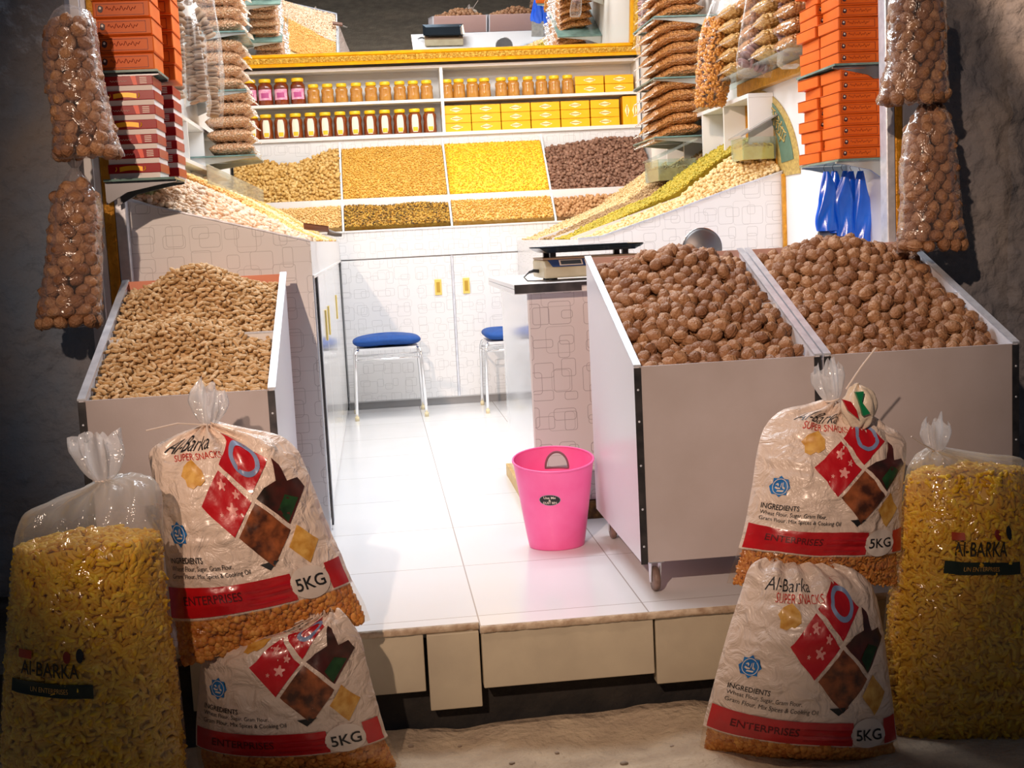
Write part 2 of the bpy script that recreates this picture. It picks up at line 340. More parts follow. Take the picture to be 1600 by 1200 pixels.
# ------------------------------------------------------------------ walnuts
def walnut_verts(sub, seed):
    v, f = ico(sub); o = []
    for p in v:
        p = Vector(p); n = noise.noise(p*1.8+Vector((seed, 0, 0)))*.05+noise.noise(Vector((p.x*3, p.y*8, p.z*8+seed)))*.028
        ridge = .15*math.exp(-(p.y/.075)**2) - .12*math.exp(-((abs(p.y)-.18)/.075)**2)
        tip = .10*max(0, abs(p.x)-.85)/.15
        o.append(p*(1+n+ridge*(0.6+.4*abs(p.z))+tip))
    o = np.array(o)*np.array([1.17, 1.0, .95]); return o, f
def tmpl_mesh(name, v, f, m):
    me = bpy.data.meshes.new(name); me.from_pydata([tuple(p) for p in v], [], [tuple(int(i) for i in q) for q in f]); me.materials.append(m)
    me.polygons.foreach_set('use_smooth', [True]*len(me.polygons)); me.update(); return me
WR = .0225
WN_HI = []
for s in range(4):
    v, f = walnut_verts(4, s*3.7); WN_HI.append(tmpl_mesh('walnut', v*WR, f, WALNUT))
WN_V, WN_F = walnut_verts(3, 1.3)
def peanut_verts(sub):
    v, f = ico(sub); o = []
    for p in v:
        x = p[0]; r = 1-.22*math.exp(-(x/.35)**2); n = 1+.05*noise.noise(Vector(p)*5)
        o.append((x*2.15, p[1]*r*n+.12*x*x, p[2]*r*n))
    return np.array(o), f
PN_V, PN_F = peanut_verts(2); PR = .0078
PN_HI = tmpl_mesh('peanut', PN_V*PR, PN_F, PEANUT)

# ------------------------------------------------------------------ display carts
def rim_z(y): return .733+(y-3.8)*.400
def make_cart(x0, x1, label, name='display_cart', inner=CART_IN):
    """sloping merchandise cart on castors, front at y 3.8"""
    c = (x0+x1)/2; y0, y1, zb = 3.8, 4.62, .106
    t = thing(name, label, 'cart', (c, y0, 0), 0, 'white sloping display carts')
    def add(nm, mb_, m_, **k):
        mb_.v = [(p[0]-c, p[1]-y0, p[2]) for p in mb_.v]; return obj(nm, mb_, m_, t, **k)
    th = .014
    for a, b in ((x0, x0+th), (x1-th, x1)):
        mb = MB(); mb.prism([(y0, zb), (y1, zb), (y1, rim_z(y1)), (y0, rim_z(y0))], 0, a, b); add('side_panel', mb, CARTS_M)
        mb = MB(); mb.prism([(y0-.002, rim_z(y0)), (y1+.002, rim_z(y1)), (y1+.002, rim_z(y1)+.006), (y0-.002, rim_z(y0)+.006)], 0, a-.004, b+.006); add('rim_strip', mb, ALU)
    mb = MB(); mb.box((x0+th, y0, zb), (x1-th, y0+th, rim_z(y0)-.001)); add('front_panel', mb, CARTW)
    mb = MB(); mb.box((x0+th, y1-th, zb), (x1-th, y1, rim_z(y1)-.001)); add('back_panel', mb, inner)
    mb = MB(); mb.box((x0+th, y0+th, zb), (x1-th, y1-th, zb+.015)); mb.prism([(y0+th, rim_z(y0)-.13), (y1-th, rim_z(y1)-.13), (y1-th, rim_z(y1)-.12), (y0+th, rim_z(y0)-.12)], 0, x0+th, x1-th); add('inner_bottom', mb, inner)
    yd = 4.19; mb = MB(); mb.box((x0+th, yd, rim_z(yd)-.12), (x1-th, yd+.012, rim_z(yd)-.012)); add('divider', mb, WHITE)
    mb = MB(); mb.box((x0+th, yd-.002, rim_z(yd)-.012), (x1-th, yd+.014, rim_z(yd)-.006)); add('divider_cap', mb, ALU)
    for a in (x0-.003, x1-.019):
        mb = MB(); mb.box((a, y0-.004, zb-.004), (a+.022, y0, rim_z(y0)-.004)); o = add('corner_strip', mb, DARKM)
        for z in (.16, .28, .42, .56, .66):
            r = MB(); r.lathe([(.004, 0), (.0035, .002), (.001, .003)], n=10); r.v = [(a+.011-c+p[0], -.004-p[2], z+p[1]) for p in r.v]; obj('rivet', r, ALU, o, smooth=True)
    for a in (x0+.05, x1-.05):
        for y in (y0+.03, y1-.07):
            k = MB(); k.box((a-.025, y-.02, zb-.006), (a+.025, y+.04, zb)); 
            for sx in (-.017, .014): k.prism([(y-.012, zb-.006), (y+.03, zb-.006), (y+.022, .03), (y+.006, .03)], 0, a+sx, a+sx+.003)
            ko = add('castor', k, ALU)
            wv = MB(); wv.lathe([(.012, -.011), (.036, -.0105), (.040, -.006), (.0405, 0), (.040, .006), (.036, .0105), (.012, .011)], n=28)
            wv.v = [(a-c+p[2], y+.013-y0+p[0], .0408+p[1]) for p in wv.v]; obj('wheel', wv, pm('brown_castor_wheel', hx('8a7066'), .5, col2=hx('5a443c'), nscale=25), ko, smooth=True)
    return t
CARTS = {'peanut': (-.900, -.327), 'near': (.782, 1.378), 'far': (1.394, 2.036)}
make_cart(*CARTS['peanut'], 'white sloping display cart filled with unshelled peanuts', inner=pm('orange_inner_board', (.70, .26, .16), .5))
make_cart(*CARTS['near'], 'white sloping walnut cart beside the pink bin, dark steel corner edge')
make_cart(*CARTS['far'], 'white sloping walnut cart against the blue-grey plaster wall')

def heap_z(x, y, x0, x1, mounds, sink=.03):
    xc = (x0+x1)/2; hw = (x1-x0)/2
    z = rim_z(y)-sink
    for mx, my, sx, sy, a in mounds: z += a*math.exp(-((x-xc-mx*hw)/sx)**2-((y-my)/sy)**2)
    return z
def heap(name, x0, x1, y0, y1, mounds, pitch, size, hi, tv, tf, smat, n_ind, ilabel, icat, igroup, slabel, lying, spread=0.0, sink=.034):
    pts = []; row = 0; yy = y0+pitch*.5
    while yy < y1-pitch*.3:
        xx = x0+pitch*(.5 if row % 2 else 1.0)
        while xx < x1-pitch*.4:
            x = xx+random.uniform(-.25, .25)*pitch; y = yy+random.uniform(-.25, .25)*pitch
            x = min(max(x, x0+pitch*.5), x1-pitch*.5); y = min(max(y, y0+pitch*.5), y1-pitch*.5)
            pts.append((x, y, heap_z(x, y, x0, x1, mounds, sink)+random.uniform(-.5, .5)*pitch*.55)); xx += pitch
        yy += pitch*.87; row += 1
    near = sorted(range(len(pts)), key=lambda i: pts[i][1])
    ind = set(near[:n_ind]); T = []
    for i, p in enumerate(pts):
        s = random.uniform(.88, 1.12); R_ = rot_lying() if lying else rand_rot()
        if i in ind:
            o = bpy.data.objects.new(name, hi[i % len(hi)]); COL.objects.link(o)
            M4 = Matrix([list(R_[k])+[0] for k in range(3)]+[[0, 0, 0, 1]]); o.matrix_world = Matrix.Translation(p)@M4@Matrix.Scale(s, 4); tag(o, ilabel, icat, igroup)
        else: T.append((R_, p, s*size))
    for x, y, z in pts:                                   # second layer, showing in the gaps
        for k in range(1):
            T.append((rand_rot(), (min(max(x+pitch*.5, x0+pitch*.4), x1-pitch*.4), min(y+pitch*.3, y1-pitch*.4), z-pitch*.72), size*random.uniform(.88, 1.12)))
    nu, nv = 30, 40; ev = []; ef = []
    for j in range(nv+1):
        for i in range(nu+1):
            x = x0+.002+(x1-x0-.004)*i/nu; y = y0+.002+(y1-y0-.004)*j/nv; ev.append((x, y, heap_z(x, y, x0, x1, mounds, sink)-pitch*1.1))
    for j in range(nv):
        for i in range(nu): a = j*(nu+1)+i; ef.append((a, a+1, a+nu+2, a+nu+1))
    me = scatter_mesh(name+'_heap', tv, tf, T, smat, extra=(ev, ef))
    o = obj(name+'_heap', me, None); tag(o, slabel, icat+'s', kind='stuff')
    return pts
M_W1 = [(.05, 4.44, .22, .16, .10), (.08, 4.13, .24, .16, .055)]
M_W2 = [(0.0, 4.45, .24, .16, .105), (.10, 4.13, .26, .16, .055)]
M_P = [(-.02, 4.44, .20, .13, .15), (-.15, 4.15, .16, .11, .09)]
a, b = CARTS['near']; heap('walnut', a+.016, b-.016, 3.816, 4.60, M_W1, .0425, WR, WN_HI, WN_V, WN_F, WALNUT_S, 150,
    'brown walnut lying in the cart beside the pink bin', 'walnut', 'walnuts in front of the cart beside the pink bin', 'walnuts heaped further back in the cart beside the pink bin', False)
a, b = CARTS['far']; heap('walnut', a+.016, b-.016, 3.816, 4.60, M_W2, .0425, WR, WN_HI, WN_V, WN_F, WALNUT_S, 150,
    'brown walnut lying in the cart by the plaster wall', 'walnut', 'walnuts in front of the cart by the plaster wall', 'walnuts heaped further back in the cart by the plaster wall', False)
a, b = CARTS['peanut']; heap('peanut', a+.016, b-.016, 3.816, 4.60, M_P, .0205, PR, [PN_HI], PN_V, PN_F, PEANUT_S, 300,
    'tan unshelled peanut lying near the lower edge of the peanut cart', 'peanut', 'peanuts along the lower edge of the peanut cart', 'unshelled peanuts heaped in the white cart', True, sink=.034)

# ------------------------------------------------------------------ hanging net bags of walnuts
def hang_bag(rows, y, label, seed, tie, ht=.085, open_top=False):
    """rows: list of (pxL, pxR, py) from the top down"""
    R_ = [((Y(l, p, y)+Y(r, p, y))/2, np.linalg.norm(Y(r, p, y)-Y(l, p, y))/2) for l, r, p in rows]
    top = R_[0][0]; t = thing('walnut_bag', label, 'bag of walnuts', tuple(top), 0, 'clear bags of walnuts hanging at the shop front')
    n = len(R_)
    def ring(v):
        q = v*(n-1); i = min(int(q), n-2); f = q-i; f = f*f*(3-2*f)
        c = R_[i][0]*(1-f)+R_[i+1][0]*f; return c, R_[i][1]*(1-f)+R_[i+1][1]*f
    def S(u, v, sc=1.0):
        c, hw = ring(v); th = 2*PI*u; endf = min(1, 6*(1-v)+.12); h = min(hw, ht)*endf
        wob = 1+.05*noise.noise(Vector((math.cos(th)*2, v*9, seed)))+(.10*math.sin(th*9)*max(0, 1-v*7))
        return (c[0]-top[0]+hw*math.cos(th)*wob*sc, c[1]-top[1]+h*math.sin(th)*wob*sc, c[2]-top[2])
    mb = MB(); mb.grid(S, 56, 70); obj('plastic_bag', mb, WFILM, t, smooth=True, fix=False)
    # walnuts packed against the film, front half first
    cnt = 0; pos = []
    zt = R_[0][0][2]; zb = R_[-1][0][2]; step = .037; z = zb+.022; row = 0
    while z < zt-.03:
        v = (zt-z)/(zt-zb)
        # find v by z (rings are nearly monotonic)
        lo, hi_ = 0., 1.
        for _ in range(30):
            md = (lo+hi_)/2
            if ring(md)[0][2] > z: lo = md
            else: hi_ = md
        c, hw = ring(lo); h = min(hw, ht); a = max(.005, hw-.022); b = max(.004, h-.022)
        if hw > .035:
            per = PI*(3*(a+b)-math.sqrt((3*a+b)*(a+3*b))); k = max(3, int(per/.041))
            for j in range(k):
                th = 2*PI*(j+(.5 if row % 2 else 0)+random.uniform(-.12, .12))/k
                pos.append((c[0]+a*math.cos(th), c[1]+b*math.sin(th), z+random.uniform(-.006, .006), math.sin(th)))
        z += step*.92; row += 1
    front = sorted(pos, key=lambda q: q[3])[:100]; rest = sorted(pos, key=lambda q: q[3])[100:]
    for q in front:
        o = bpy.data.objects.new('walnut', random.choice(WN_HI)); COL.objects.link(o); o.parent = t
        o.location = (q[0]-top[0], q[1]-top[1], q[2]-top[2]); o.rotation_euler = [random.uniform(0, 6.3) for _ in range(3)]; s = random.uniform(.92, 1.1); o.scale = (s, s, s)
    if rest:
        me = scatter_mesh('walnuts_behind', WN_V, WN_F, [(rand_rot(), (q[0]-top[0], q[1]-top[1], q[2]-top[2]), WR) for q in rest], WALNUT_S)
        obj('walnuts_behind', me, None, t, kind='stuff')
    if tie:
        mb = MB(); mb.add(*tuft_geo(.05, .035, 5, seed)); obj('tied_end', mb, MILKY, t, smooth=True, fix=False)
        mb = MB(); mb.tube([(0, 0, .01), (.003, -.002, .10), (0, 0, .22)], .0018, 6); obj('hanging_string', mb, WHITE, t)
    return t
def tuft_geo(h, spread, petals, seed, n=60, k=10, neck=.010):
    """flared pleated end of a knotted plastic bag"""
    v = []; f = []
    for i in range(k+1):
        t = i/k
        for j in range(n):
            th = 2*PI*j/n; fl = 1+.42*math.sin(petals*th+seed)+.30*math.sin((petals*2+1)*th+seed*2+t)+.12*math.sin(13*th+t*4)
            r = neck+spread*.62*(t**.6)*fl*(1-.25*max(0, t-.7)/.3); z = h*1.25*t*(1+.55*noise.noise(Vector((math.cos(th)*1.6, math.sin(th)*1.6, seed)))+.12*math.sin(5*th+seed))
            v.append((r*math.cos(th), r*.7*math.sin(th), z))
    for i in range(k):
        for j in range(n): f.append((i*n+j, i*n+(j+1) % n, (i+1)*n+(j+1) % n, (i+1)*n+j))
    return v, f
hang_bag([(98, 112, 8), (84, 140, 18), (70, 152, 45), (66, 156, 90), (70, 163, 130), (80, 172, 170), (82, 182, 210), (80, 192, 236), (82, 196, 247)], 4.30,
    'clear bag of walnuts hanging in front of the stacked orange and red boxes', 1.0, False)
hang_bag([(112, 122, 262), (96, 140, 285), (80, 158, 310), (76, 160, 350), (72, 160, 400), (64, 160, 450), (56, 160, 490), (54, 162, 512)], 4.36,
    'shaded bag of walnuts hanging lowest beside the peanut cart', 2.0, True)
hang_bag([(1395, 1470, -30), (1390, 1476, 5), (1388, 1477, 50), (1386, 1478, 95), (1378, 1480, 130), (1374, 1482, 150), (1370, 1484, 162)], 4.32,
    'clear bag of walnuts hanging beside the upper orange boxes', 3.0, False)
hang_bag([(1440, 1458, 160), (1430, 1478, 175), (1414, 1488, 205), (1408, 1494, 250), (1408, 1498, 300), (1406, 1502, 345), (1402, 1510, 375), (1400, 1514, 392)], 4.36,
    'clear bag of walnuts hanging against the blue-grey plaster above the walnut cart', 4.0, True)

# ------------------------------------------------------------------ sacks at the step
def text2d(s, shear=0.0, bold=0.0):
    cu = bpy.data.curves.new('t', 'FONT'); cu.body = s; cu.size = 1; cu.shear = shear; cu.offset = bold; cu.resolution_u = 3
    o = bpy.data.objects.new('t', cu); COL.objects.link(o); me = bpy.data.meshes.new_from_object(o)
    v = np.array([x.co[:2] for x in me.vertices]); f = [tuple(p.vertices) for p in me.polygons]
    bpy.data.objects.remove(o); bpy.data.curves.remove(cu); bpy.data.meshes.remove(me)
    v -= v.min(0); return v, f
def refine(v2, f, maxlen):
    bm = bmesh.new(); vv = [bm.verts.new((p[0], p[1], 0)) for p in v2]
    for q in f:
        try: bm.faces.new([vv[i] for i in q])
        except ValueError: pass
    bmesh.ops.triangulate(bm, faces=bm.faces)
    for _ in range(7):
        e = [x for x in bm.edges if x.calc_length() > maxlen]
        if not e: break
        bmesh.ops.subdivide_edges(bm, edges=e, cuts=1, use_grid_fill=False); bmesh.ops.triangulate(bm, faces=[q for q in bm.faces if len(q.verts) > 3])
    bm.verts.index_update(); V = [(p.co.x, p.co.y) for p in bm.verts]; Fc = [tuple(q.index for q in p.verts) for p in bm.faces]; bm.free(); return V, Fc
class Sack:
    def __init__(s, rings, seed, wr=.006, exp=.75):
        # rings: (L px, R px, yL, yR, half thickness) from the bottom up
        s.R = []
        for L_, R_, yl, yr, ht in rings: s.R.append((Y(*L_, yl), Y(*R_, yr), ht))
        s.seed = seed; s.dv = 0.; s.kv = 1.; s.wr = wr; s.exp = exp; s.n = len(s.R)
        cum = [0]
        for i in range(s.n-1): cum.append(cum[-1]+np.linalg.norm((s.R[i+1][0]+s.R[i+1][1]-s.R[i][0]-s.R[i][1])/2))
        s.cum = np.array(cum)/cum[-1]; s.org = (s.R[0][0]+s.R[0][1])/2
    def ring(s, v):
        i = int(min(max(np.searchsorted(s.cum, v)-1, 0), s.n-2)); f = (v-s.cum[i])/(s.cum[i+1]-s.cum[i])
        def cr(k):
            g = lambda j: s.R[min(max(j, 0), s.n-1)][k]
            p0, p1, p2, p3 = g(i-1), g(i), g(i+1), g(i+2)
            return p1+.5*f*((p2-p0)+f*((2*p0-5*p1+4*p2-p3)+f*(3*(p1-p2)+p3-p0)))
        return cr(0), cr(1), max(.004, cr(2))
    def surf(s, x, side, v, sc=1.0, off=0.0):
        """x -1..1 across, side -1 front / +1 back"""
        L_, R_, ht = s.ring(v); c = (L_+R_)/2; h = (R_-L_)/2
        t = ht*(max(0, 1-abs(x)**2.2)**s.exp)
        n1 = noise.noise(Vector((x*2.2, v*5, s.seed)))*2+noise.noise(Vector((x*1.6+v*2, v*26, s.seed+5)))*1.1+noise.noise(Vector((x*9, v*16, s.seed+9)))*.7
        edge = max(0, 1-abs(x)**4); n1 += 2.2*max(0, v-.80)/.2*math.sin(x*17+s.seed+v*2)
        p = c+h*x*sc; d = -side
        p = p+np.array([0, side*(t*sc+s.wr*n1*edge), .15*side*t*0])
        nrm = np.array([0, side*1.0, 0]); return p-s.org+nrm*off+np.array([h[0]*.004*n1, 0, s.wr*.5*n1])
    def body(s, v0=0., v1=1., sc=1., nu=46, nv=70):
        mb = MB(); N_ = 2*nu
        uv = []
        for j in range(nv+1):
            v = v0+(v1-v0)*j/nv
            for i in range(N_):
                th = PI*i/nu; x = -math.cos(th); side = -1 if i <= nu else 1
                mb.v.append(tuple(s.surf(x, side, v, sc))); uv.append(((x+1)/2, v))
        for j in range(nv):
            for i in range(N_): mb.f.append((j*N_+i, j*N_+(i+1) % N_, (j+1)*N_+(i+1) % N_, (j+1)*N_+i)); mb.m.append(0)
        mb.f.append(tuple(range(N_))); mb.m.append(0)
        mb.uv = uv; return mb
    def decal(s, name, v2, f, mat, parent, off=.0025, maxlen=.04, split=None):
        V, Fc = refine([(q[0], s.dv+s.kv*q[1]) for q in v2], f, maxlen) if maxlen else (v2, f)
        mb = MB(); mb.add([s.surf(min(max(2*u-1, -.995), .995), -1, v, off=-0.0) + np.array([0, -off, 0]) for u, v in V], Fc)
        return obj(name, mb, mat, parent, smooth=True)
    def text(s, name, txt, u, v, wu, hv, mat, parent, rot=0.0, shear=0, bold=0, off=.004, maxlen=.03):
        tv, tf = text2d(txt, shear, bold); tv = tv/tv.max(0)*np.array([wu, hv])
        c_, s_ = math.cos(rot), math.sin(rot); asp = 1.0
        tv = [(u+p[0]*c_-p[1]*s_*asp, v+p[0]*s_+p[1]*c_) for p in tv]; return s.decal(name, tv, tf, mat, parent, off, maxlen)
def disc(cx, cy, rx, ry, n=28, a0=0, a1=2*PI):
    return [(cx+rx*math.cos(a0+(a1-a0)*i/n), cy+ry*math.sin(a0+(a1-a0)*i/n)) for i in range(n)], [tuple(range(n))]
def ring2d(cx, cy, r1, r2, asp, n=32):
    v = [(cx+r1*math.cos(2*PI*i/n), cy+r1*asp*math.sin(2*PI*i/n)) for i in range(n)]+[(cx+r2*math.cos(2*PI*i/n), cy+r2*asp*math.sin(2*PI*i/n)) for i in range(n)]
    return v, [(i, (i+1) % n, n+(i+1) % n, n+i) for i in range(n)]
def dia(c, a, b): # diamond with half axes vectors in uv
    return [(c[0]-a, c[1]), (c[0], c[1]-b), (c[0]+a, c[1]), (c[0], c[1]+b)], [(0, 1, 2, 3)]
def printed_film(thr=.118):
    """milky white printed plastic; near the bottom seam and right edge it stays clear"""
    m, nt, b = new_mat('printed_sack_plastic'); L = nt.links.new; N = nt.nodes.new; outn = nt.nodes['Material Output']
    b.inputs['Base Color'].default_value = rgba(hx('f2dccb')); b.inputs['Roughness'].default_value = .38; b.inputs['Coat Weight'].default_value = .35; b.inputs['Coat Roughness'].default_value = .2
    uv = N('ShaderNodeUVMap'); sp = N('ShaderNodeSeparateXYZ'); L(uv.outputs[0], sp.inputs[0])
    tc = N('ShaderNodeTexCoord'); n = N('ShaderNodeTexNoise'); n.inputs['Scale'].default_value = 16; n.inputs['Detail'].default_value = 4; n.inputs['Distortion'].default_value = 1.0; L(tc.outputs['Object'], n.inputs['Vector'])
    bp = N('ShaderNodeBump'); bp.inputs['Strength'].default_value = .8; bp.inputs['Distance'].default_value = .03; L(n.outputs['Fac'], bp.inputs['Height']); L(bp.outputs[0], b.inputs['Normal'])
    s1 = N('ShaderNodeMapRange'); s1.interpolation_type = 'SMOOTHSTEP'; s1.inputs[1].default_value = thr; s1.inputs[2].default_value = thr+.012; L(sp.outputs[1], s1.inputs[0])
    s2 = N('ShaderNodeMath'); s2.operation = 'MULTIPLY'; s2.inputs[1].default_value = .86; L(s1.outputs[0], s2.inputs[0])
    t = N('ShaderNodeBsdfTransparent'); t.inputs[0].default_value = (1, .97, .93, 1); g = N('ShaderNodeBsdfGlossy'); g.inputs['Roughness'].default_value = .2; L(bp.outputs[0], g.inputs['Normal'])
    cl = N('ShaderNodeMixShader'); cl.inputs[0].default_value = .10; L(t.outputs[0], cl.inputs[1]); L(g.outputs[0], cl.inputs[2])
    mx = N('ShaderNodeMixShader'); L(s2.outputs[0], mx.inputs[0]); L(cl.outputs[0], mx.inputs[1]); L(b.outputs[0], mx.inputs[2]); L(mx.outputs[0], outn.inputs['Surface']); return m
RED = pm('red_print', hx('c8101c'), .35, coat=.4, col2=hx('b20c18'), nscale=12, bump=.15, bscale=20)
REDD = pm('dark_red_print', hx('a80e1c'), .35, coat=.4, col2=hx('c01828'), nscale=14)
INK = pm('black_ink', (.012, .012, .014), .5); REDINK = pm('red_ink', hx('c83018'), .5)
WHP = pm('white_print', hx('e8d8cc'), .4, coat=.3); BLUEP = pm('blue_print', hx('1c6cb4'), .4, col2=hx('2a80c8'), nscale=30)
PINKP = pm('pale_pink_print', hx('eaa098'), .4); MAROON = pm('maroon_lettering', hx('5c0610'), .5)
NUTP = pm('brown_snack_picture', hx('43200f'), .4, col2=hx('a85c30'), nscale=28, coat=.3)
CASTP = pm('red_brown_picture', hx('5a2018'), .4, col2=hx('20180f'), nscale=12, coat=.3); GREENP = pm('green_print', hx('1f4a22'), .5, col2=hx('0e2a12'), nscale=30)
YELP = pm('yellow_snack_picture', hx('c88a30'), .4, col2=hx('e8b860'), nscale=40, coat=.3); RINGP = pm('blue_grey_print', hx('7f92b8'), .4)
SNACK = pm('orange_snack', hx('d08a3c'), .6, col2=hx('e8aa58'), nscale=30, rnd=('att', hx('b86a24')))
CURL = pm('yellow_snack_curl', hx('f4be1c'), .55, col2=hx('ffda4a'), nscale=30, rnd=('att', hx('dca010')))
CV, CF = capsule(1, .19, .22)
IV1, IF1 = ico(1)
def contents(s, name, parent, v0, v1, n, L_, mat, tv, tf, sc=.93, front=.8, tw=1.0):
    T = []
    core = s.body(v0, v1, sc-.05, 24, 24)
    for i in range(n):
        v = v0+(v1-v0)*RNG.random(); x = math.sin(RNG.uniform(-PI/2, PI/2)); side = -1 if RNG.random() < front else 1
        p = s.surf(x, side, v, sc); T.append((rot_lying((x*.8, side*1.0, .15), .25), p, L_*RNG.uniform(.8, 1.2)))
    # cap on top
    for i in range(n//12):
        x = RNG.uniform(-1, 1); k = RNG.uniform(0, 1); a = s.surf(x, -1, v1, sc-.02); b = s.surf(x, 1, v1, sc-.02); T.append((rot_lying((0, 0, 1), .3), a+(b-a)*k+np.array([0, 0, .01*(1-x*x)]), L_*RNG.uniform(.8, 1.2)))
    quads = [q for q in core.f if len(q) == 4]; nn = len(core.v); N_ = 48
    cap = list(range(nn-N_, nn)); cc = np.mean([core.v[i] for i in cap], 0); core.v.append(tuple(cc)); quads += [(cap[i], cap[(i+1) % N_], nn, nn) for i in range(0)]
    ef = np.array(quads); tris = np.concatenate([ef[:, [0, 1, 2]], ef[:, [0, 2, 3]], np.array([(cap[i], cap[(i+1) % N_], nn) for i in range(N_)])])
    me = scatter_mesh(name, tv, tf, T, mat, extra=(core.v, tris)); return obj(name, me, None, parent, kind='stuff')
def print_sack(s, parent, top=True, big=True, skip=()):
    P = parent
    # red weight band with the round weight mark
    s.decal('red_band', [(.01, .135), (.71, .135), (.71, .265), (.01, .265)], [(0, 1, 2, 3)], RED, P, .003)
    s.decal('red_band', [(.90, .135), (.985, .135), (.985, .265), (.90, .265)], [(0, 1, 2, 3)], RED, P, .003)
    s.decal('weight_disc', *disc(.80, .2, .105, .082), WHP, P, .0038)
    s.text('weight_text', '5KG', .725, .168, .155, .062, INK, P, off=.0055, bold=.012)
    s.text('band_text', 'ENTERPRISES', .10, .185, .33, .042, MAROON, P, off=.0045, bold=.01)
    for k, ww in enumerate((.22, .25, .25)):
        s.decal('band_small_print', [(.45, .155+k*.03), (.45+ww, .155+k*.03), (.45+ww, .165+k*.03), (.45, .165+k*.03)], [(0, 1, 2, 3)], REDD, P, .0045)
    s.text('ingredients_text', 'INGREDIENTS', .05, .372, .20, .028, INK, P, off=.0045, bold=.01)
    s.text('ingredients_text', 'Wheat Flour, Sugar, Gram Flour,', .05, .333, .37, .028, INK, P)
    s.text('ingredients_text', 'Gram Flour, Mix Spices & Cooking Oil', .05, .297, .46, .028, INK, P)
    # eight pointed halal mark
    hs = s
    cx, cy, r = .13, .50, .055
    st = []
    for k in range(16):
        rr = r if k % 2 == 0 else r*.76; st.append((cx+rr*math.cos(PI*k/8+PI/2), cy+rr*1.05*math.sin(PI*k/8+PI/2)))
    h = s.decal('halal_mark', st, [tuple(range(16))], BLUEP, P, .0035)
    s.decal('halal_mark_ring', *ring2d(cx, cy, r*.72, r*.66, 1.05), WHP, P, .0045)
    for st2 in ([(-.5, -.1), (-.3, -.2), (0, -.18), (.05, .3)], [(.18, .35), (.2, -.1), (.4, -.2), (.5, 0)], [(-.45, .15), (-.3, .22), (-.2, .05)], [(-.3, -.42), (.3, -.42)]):
        v = []; 
        for a_, b_ in st2: v += [(cx+a_*r, cy+b_*r), (cx+a_*r+.004, cy+b_*r+.008)]
        s.decal('halal_lettering', v, [(2*i, 2*i+1, 2*i+3, 2*i+2) for i in range(len(st2)-1)], WHP, P, .005)
    # diamonds of pictures
    a, b = .155, .155
    d1 = s.decal('picture_diamond', *dia((.47, .625), a, b), RED, P, .003)
    for fx, fy, fr in ((.50, .60, .035), (.545, .665, .022), (.47, .71, .028), (.43, .58, .012)):
        fl = []
        for k in range(20): rr = fr*(1 if k % 4 < 2 else .55); fl.append((fx+rr*math.cos(2*PI*k/20), fy+rr*math.sin(2*PI*k/20)))
        s.decal('printed_blossom', fl, [tuple(range(20))], PINKP, P, .0045)
    s.decal('picture_diamond', *dia((.645, .465), a*.98, b*.98), NUTP, P, .003)
    s.decal('picture_diamond', [(.66, .635), (.805, .49), (.955, .64), (.93, .685), (.865, .68), (.85, .77), (.82, .80), (.80, .69), (.72, .672)], [tuple(range(9))], CASTP, P, .003)
    s.decal('printed_greenery', [(.76, .56), (.80, .50), (.90, .60), (.83, .63)], [(0, 1, 2, 3)], GREENP, P, .0042)
    s.decal('picture_corner', [(.57, .335), (.62, .30), (.68, .34)], [(0, 1, 2)], INK, P, .003)
    s.decal('picture_diamond', *dia((.84, .385), .085, .095), YELP, P, .003)
    if top:
        s.decal('picture_diamond', *dia((.64, .80), a, b*.93), RED, P, .003)
        s.decal('printed_ring', *ring2d(.66, .82, .088, .062, 1.0), RINGP, P, .0045)
        s.decal('snack_picture', [(.30+.07*math.cos(k*PI/7)*(1+.15*math.sin(k*3)), .76+.06*math.sin(k*PI/7)*(1+.2*math.cos(k*2))) for k in range(14)], [tuple(range(14))], YELP, P, .003)
        s.text('brand_text', 'Al-Barka', .12, .865, .33, .062, INK, P, shear=.35, rot=.03, off=.0045, bold=-.006)
        s.text('snacks_text', 'SUPER SNACKS', .20, .825, .33, .036, REDINK, P, rot=.02, off=.0045)
def make_tuft(parent, s, px, py, y, h, spread, seed, tilt=(0, 0, 0), neck=.012):
    p = Y(px, py, y)-s.org; mb = MB(); mb.add(*tuft_geo(h, spread, 4, seed, neck=neck)); o = obj('gathered_top', mb, MILKY, parent, smooth=True, loc=tuple(p), fix=False); o.rotation_euler = tilt
    mb = MB(); mb.tube([(neck*1.15*math.cos(q*PI/8), neck*.9*math.sin(q*PI/8), .002) for q in range(16)], .0028, 6, closed=True); c = obj('tie', mb, WHP, parent, loc=tuple(p)); c.rotation_euler = tilt; return o
# printed sack standing on the lower one, peanut side
S = Sack([((276, 1042), (579, 968), 3.36, 3.50, .012), ((270, 1010), (566, 935), 3.40, 3.50, .075), ((264, 935), (540, 885), 3.42, 3.50, .12), ((256, 860), (514, 820), 3.44, 3.5, .125), ((246, 790), (490, 762), 3.46, 3.5, .12),
          ((236, 735), (472, 715), 3.48, 3.5, .10), ((234, 705), (452, 690), 3.5, 3.5, .08), ((258, 686), (420, 678), 3.5, 3.5, .055), ((296, 672), (362, 668), 3.5, 3.5, .03), ((318, 664), (334, 662), 3.5, 3.5, .012)], 1.)
t = thing('snack_sack', 'printed five kilogram snack sack with white zip tie, leaning above another beside the peanut cart', 'sack', tuple(S.org), 0, 'printed snack sacks')
S.dv, S.kv = 0.085, 0.93; obj('printed_bag', S.body(), printed_film(0.195), t, smooth=True); contents(S, 'snacks_inside', t, .01, 0.200, 900, .012, SNACK, IV1, IF1, .91); print_sack(S, t)
make_tuft(t, S, 326, 664, 3.5, .075, .055, .6, (0, .1, 0))
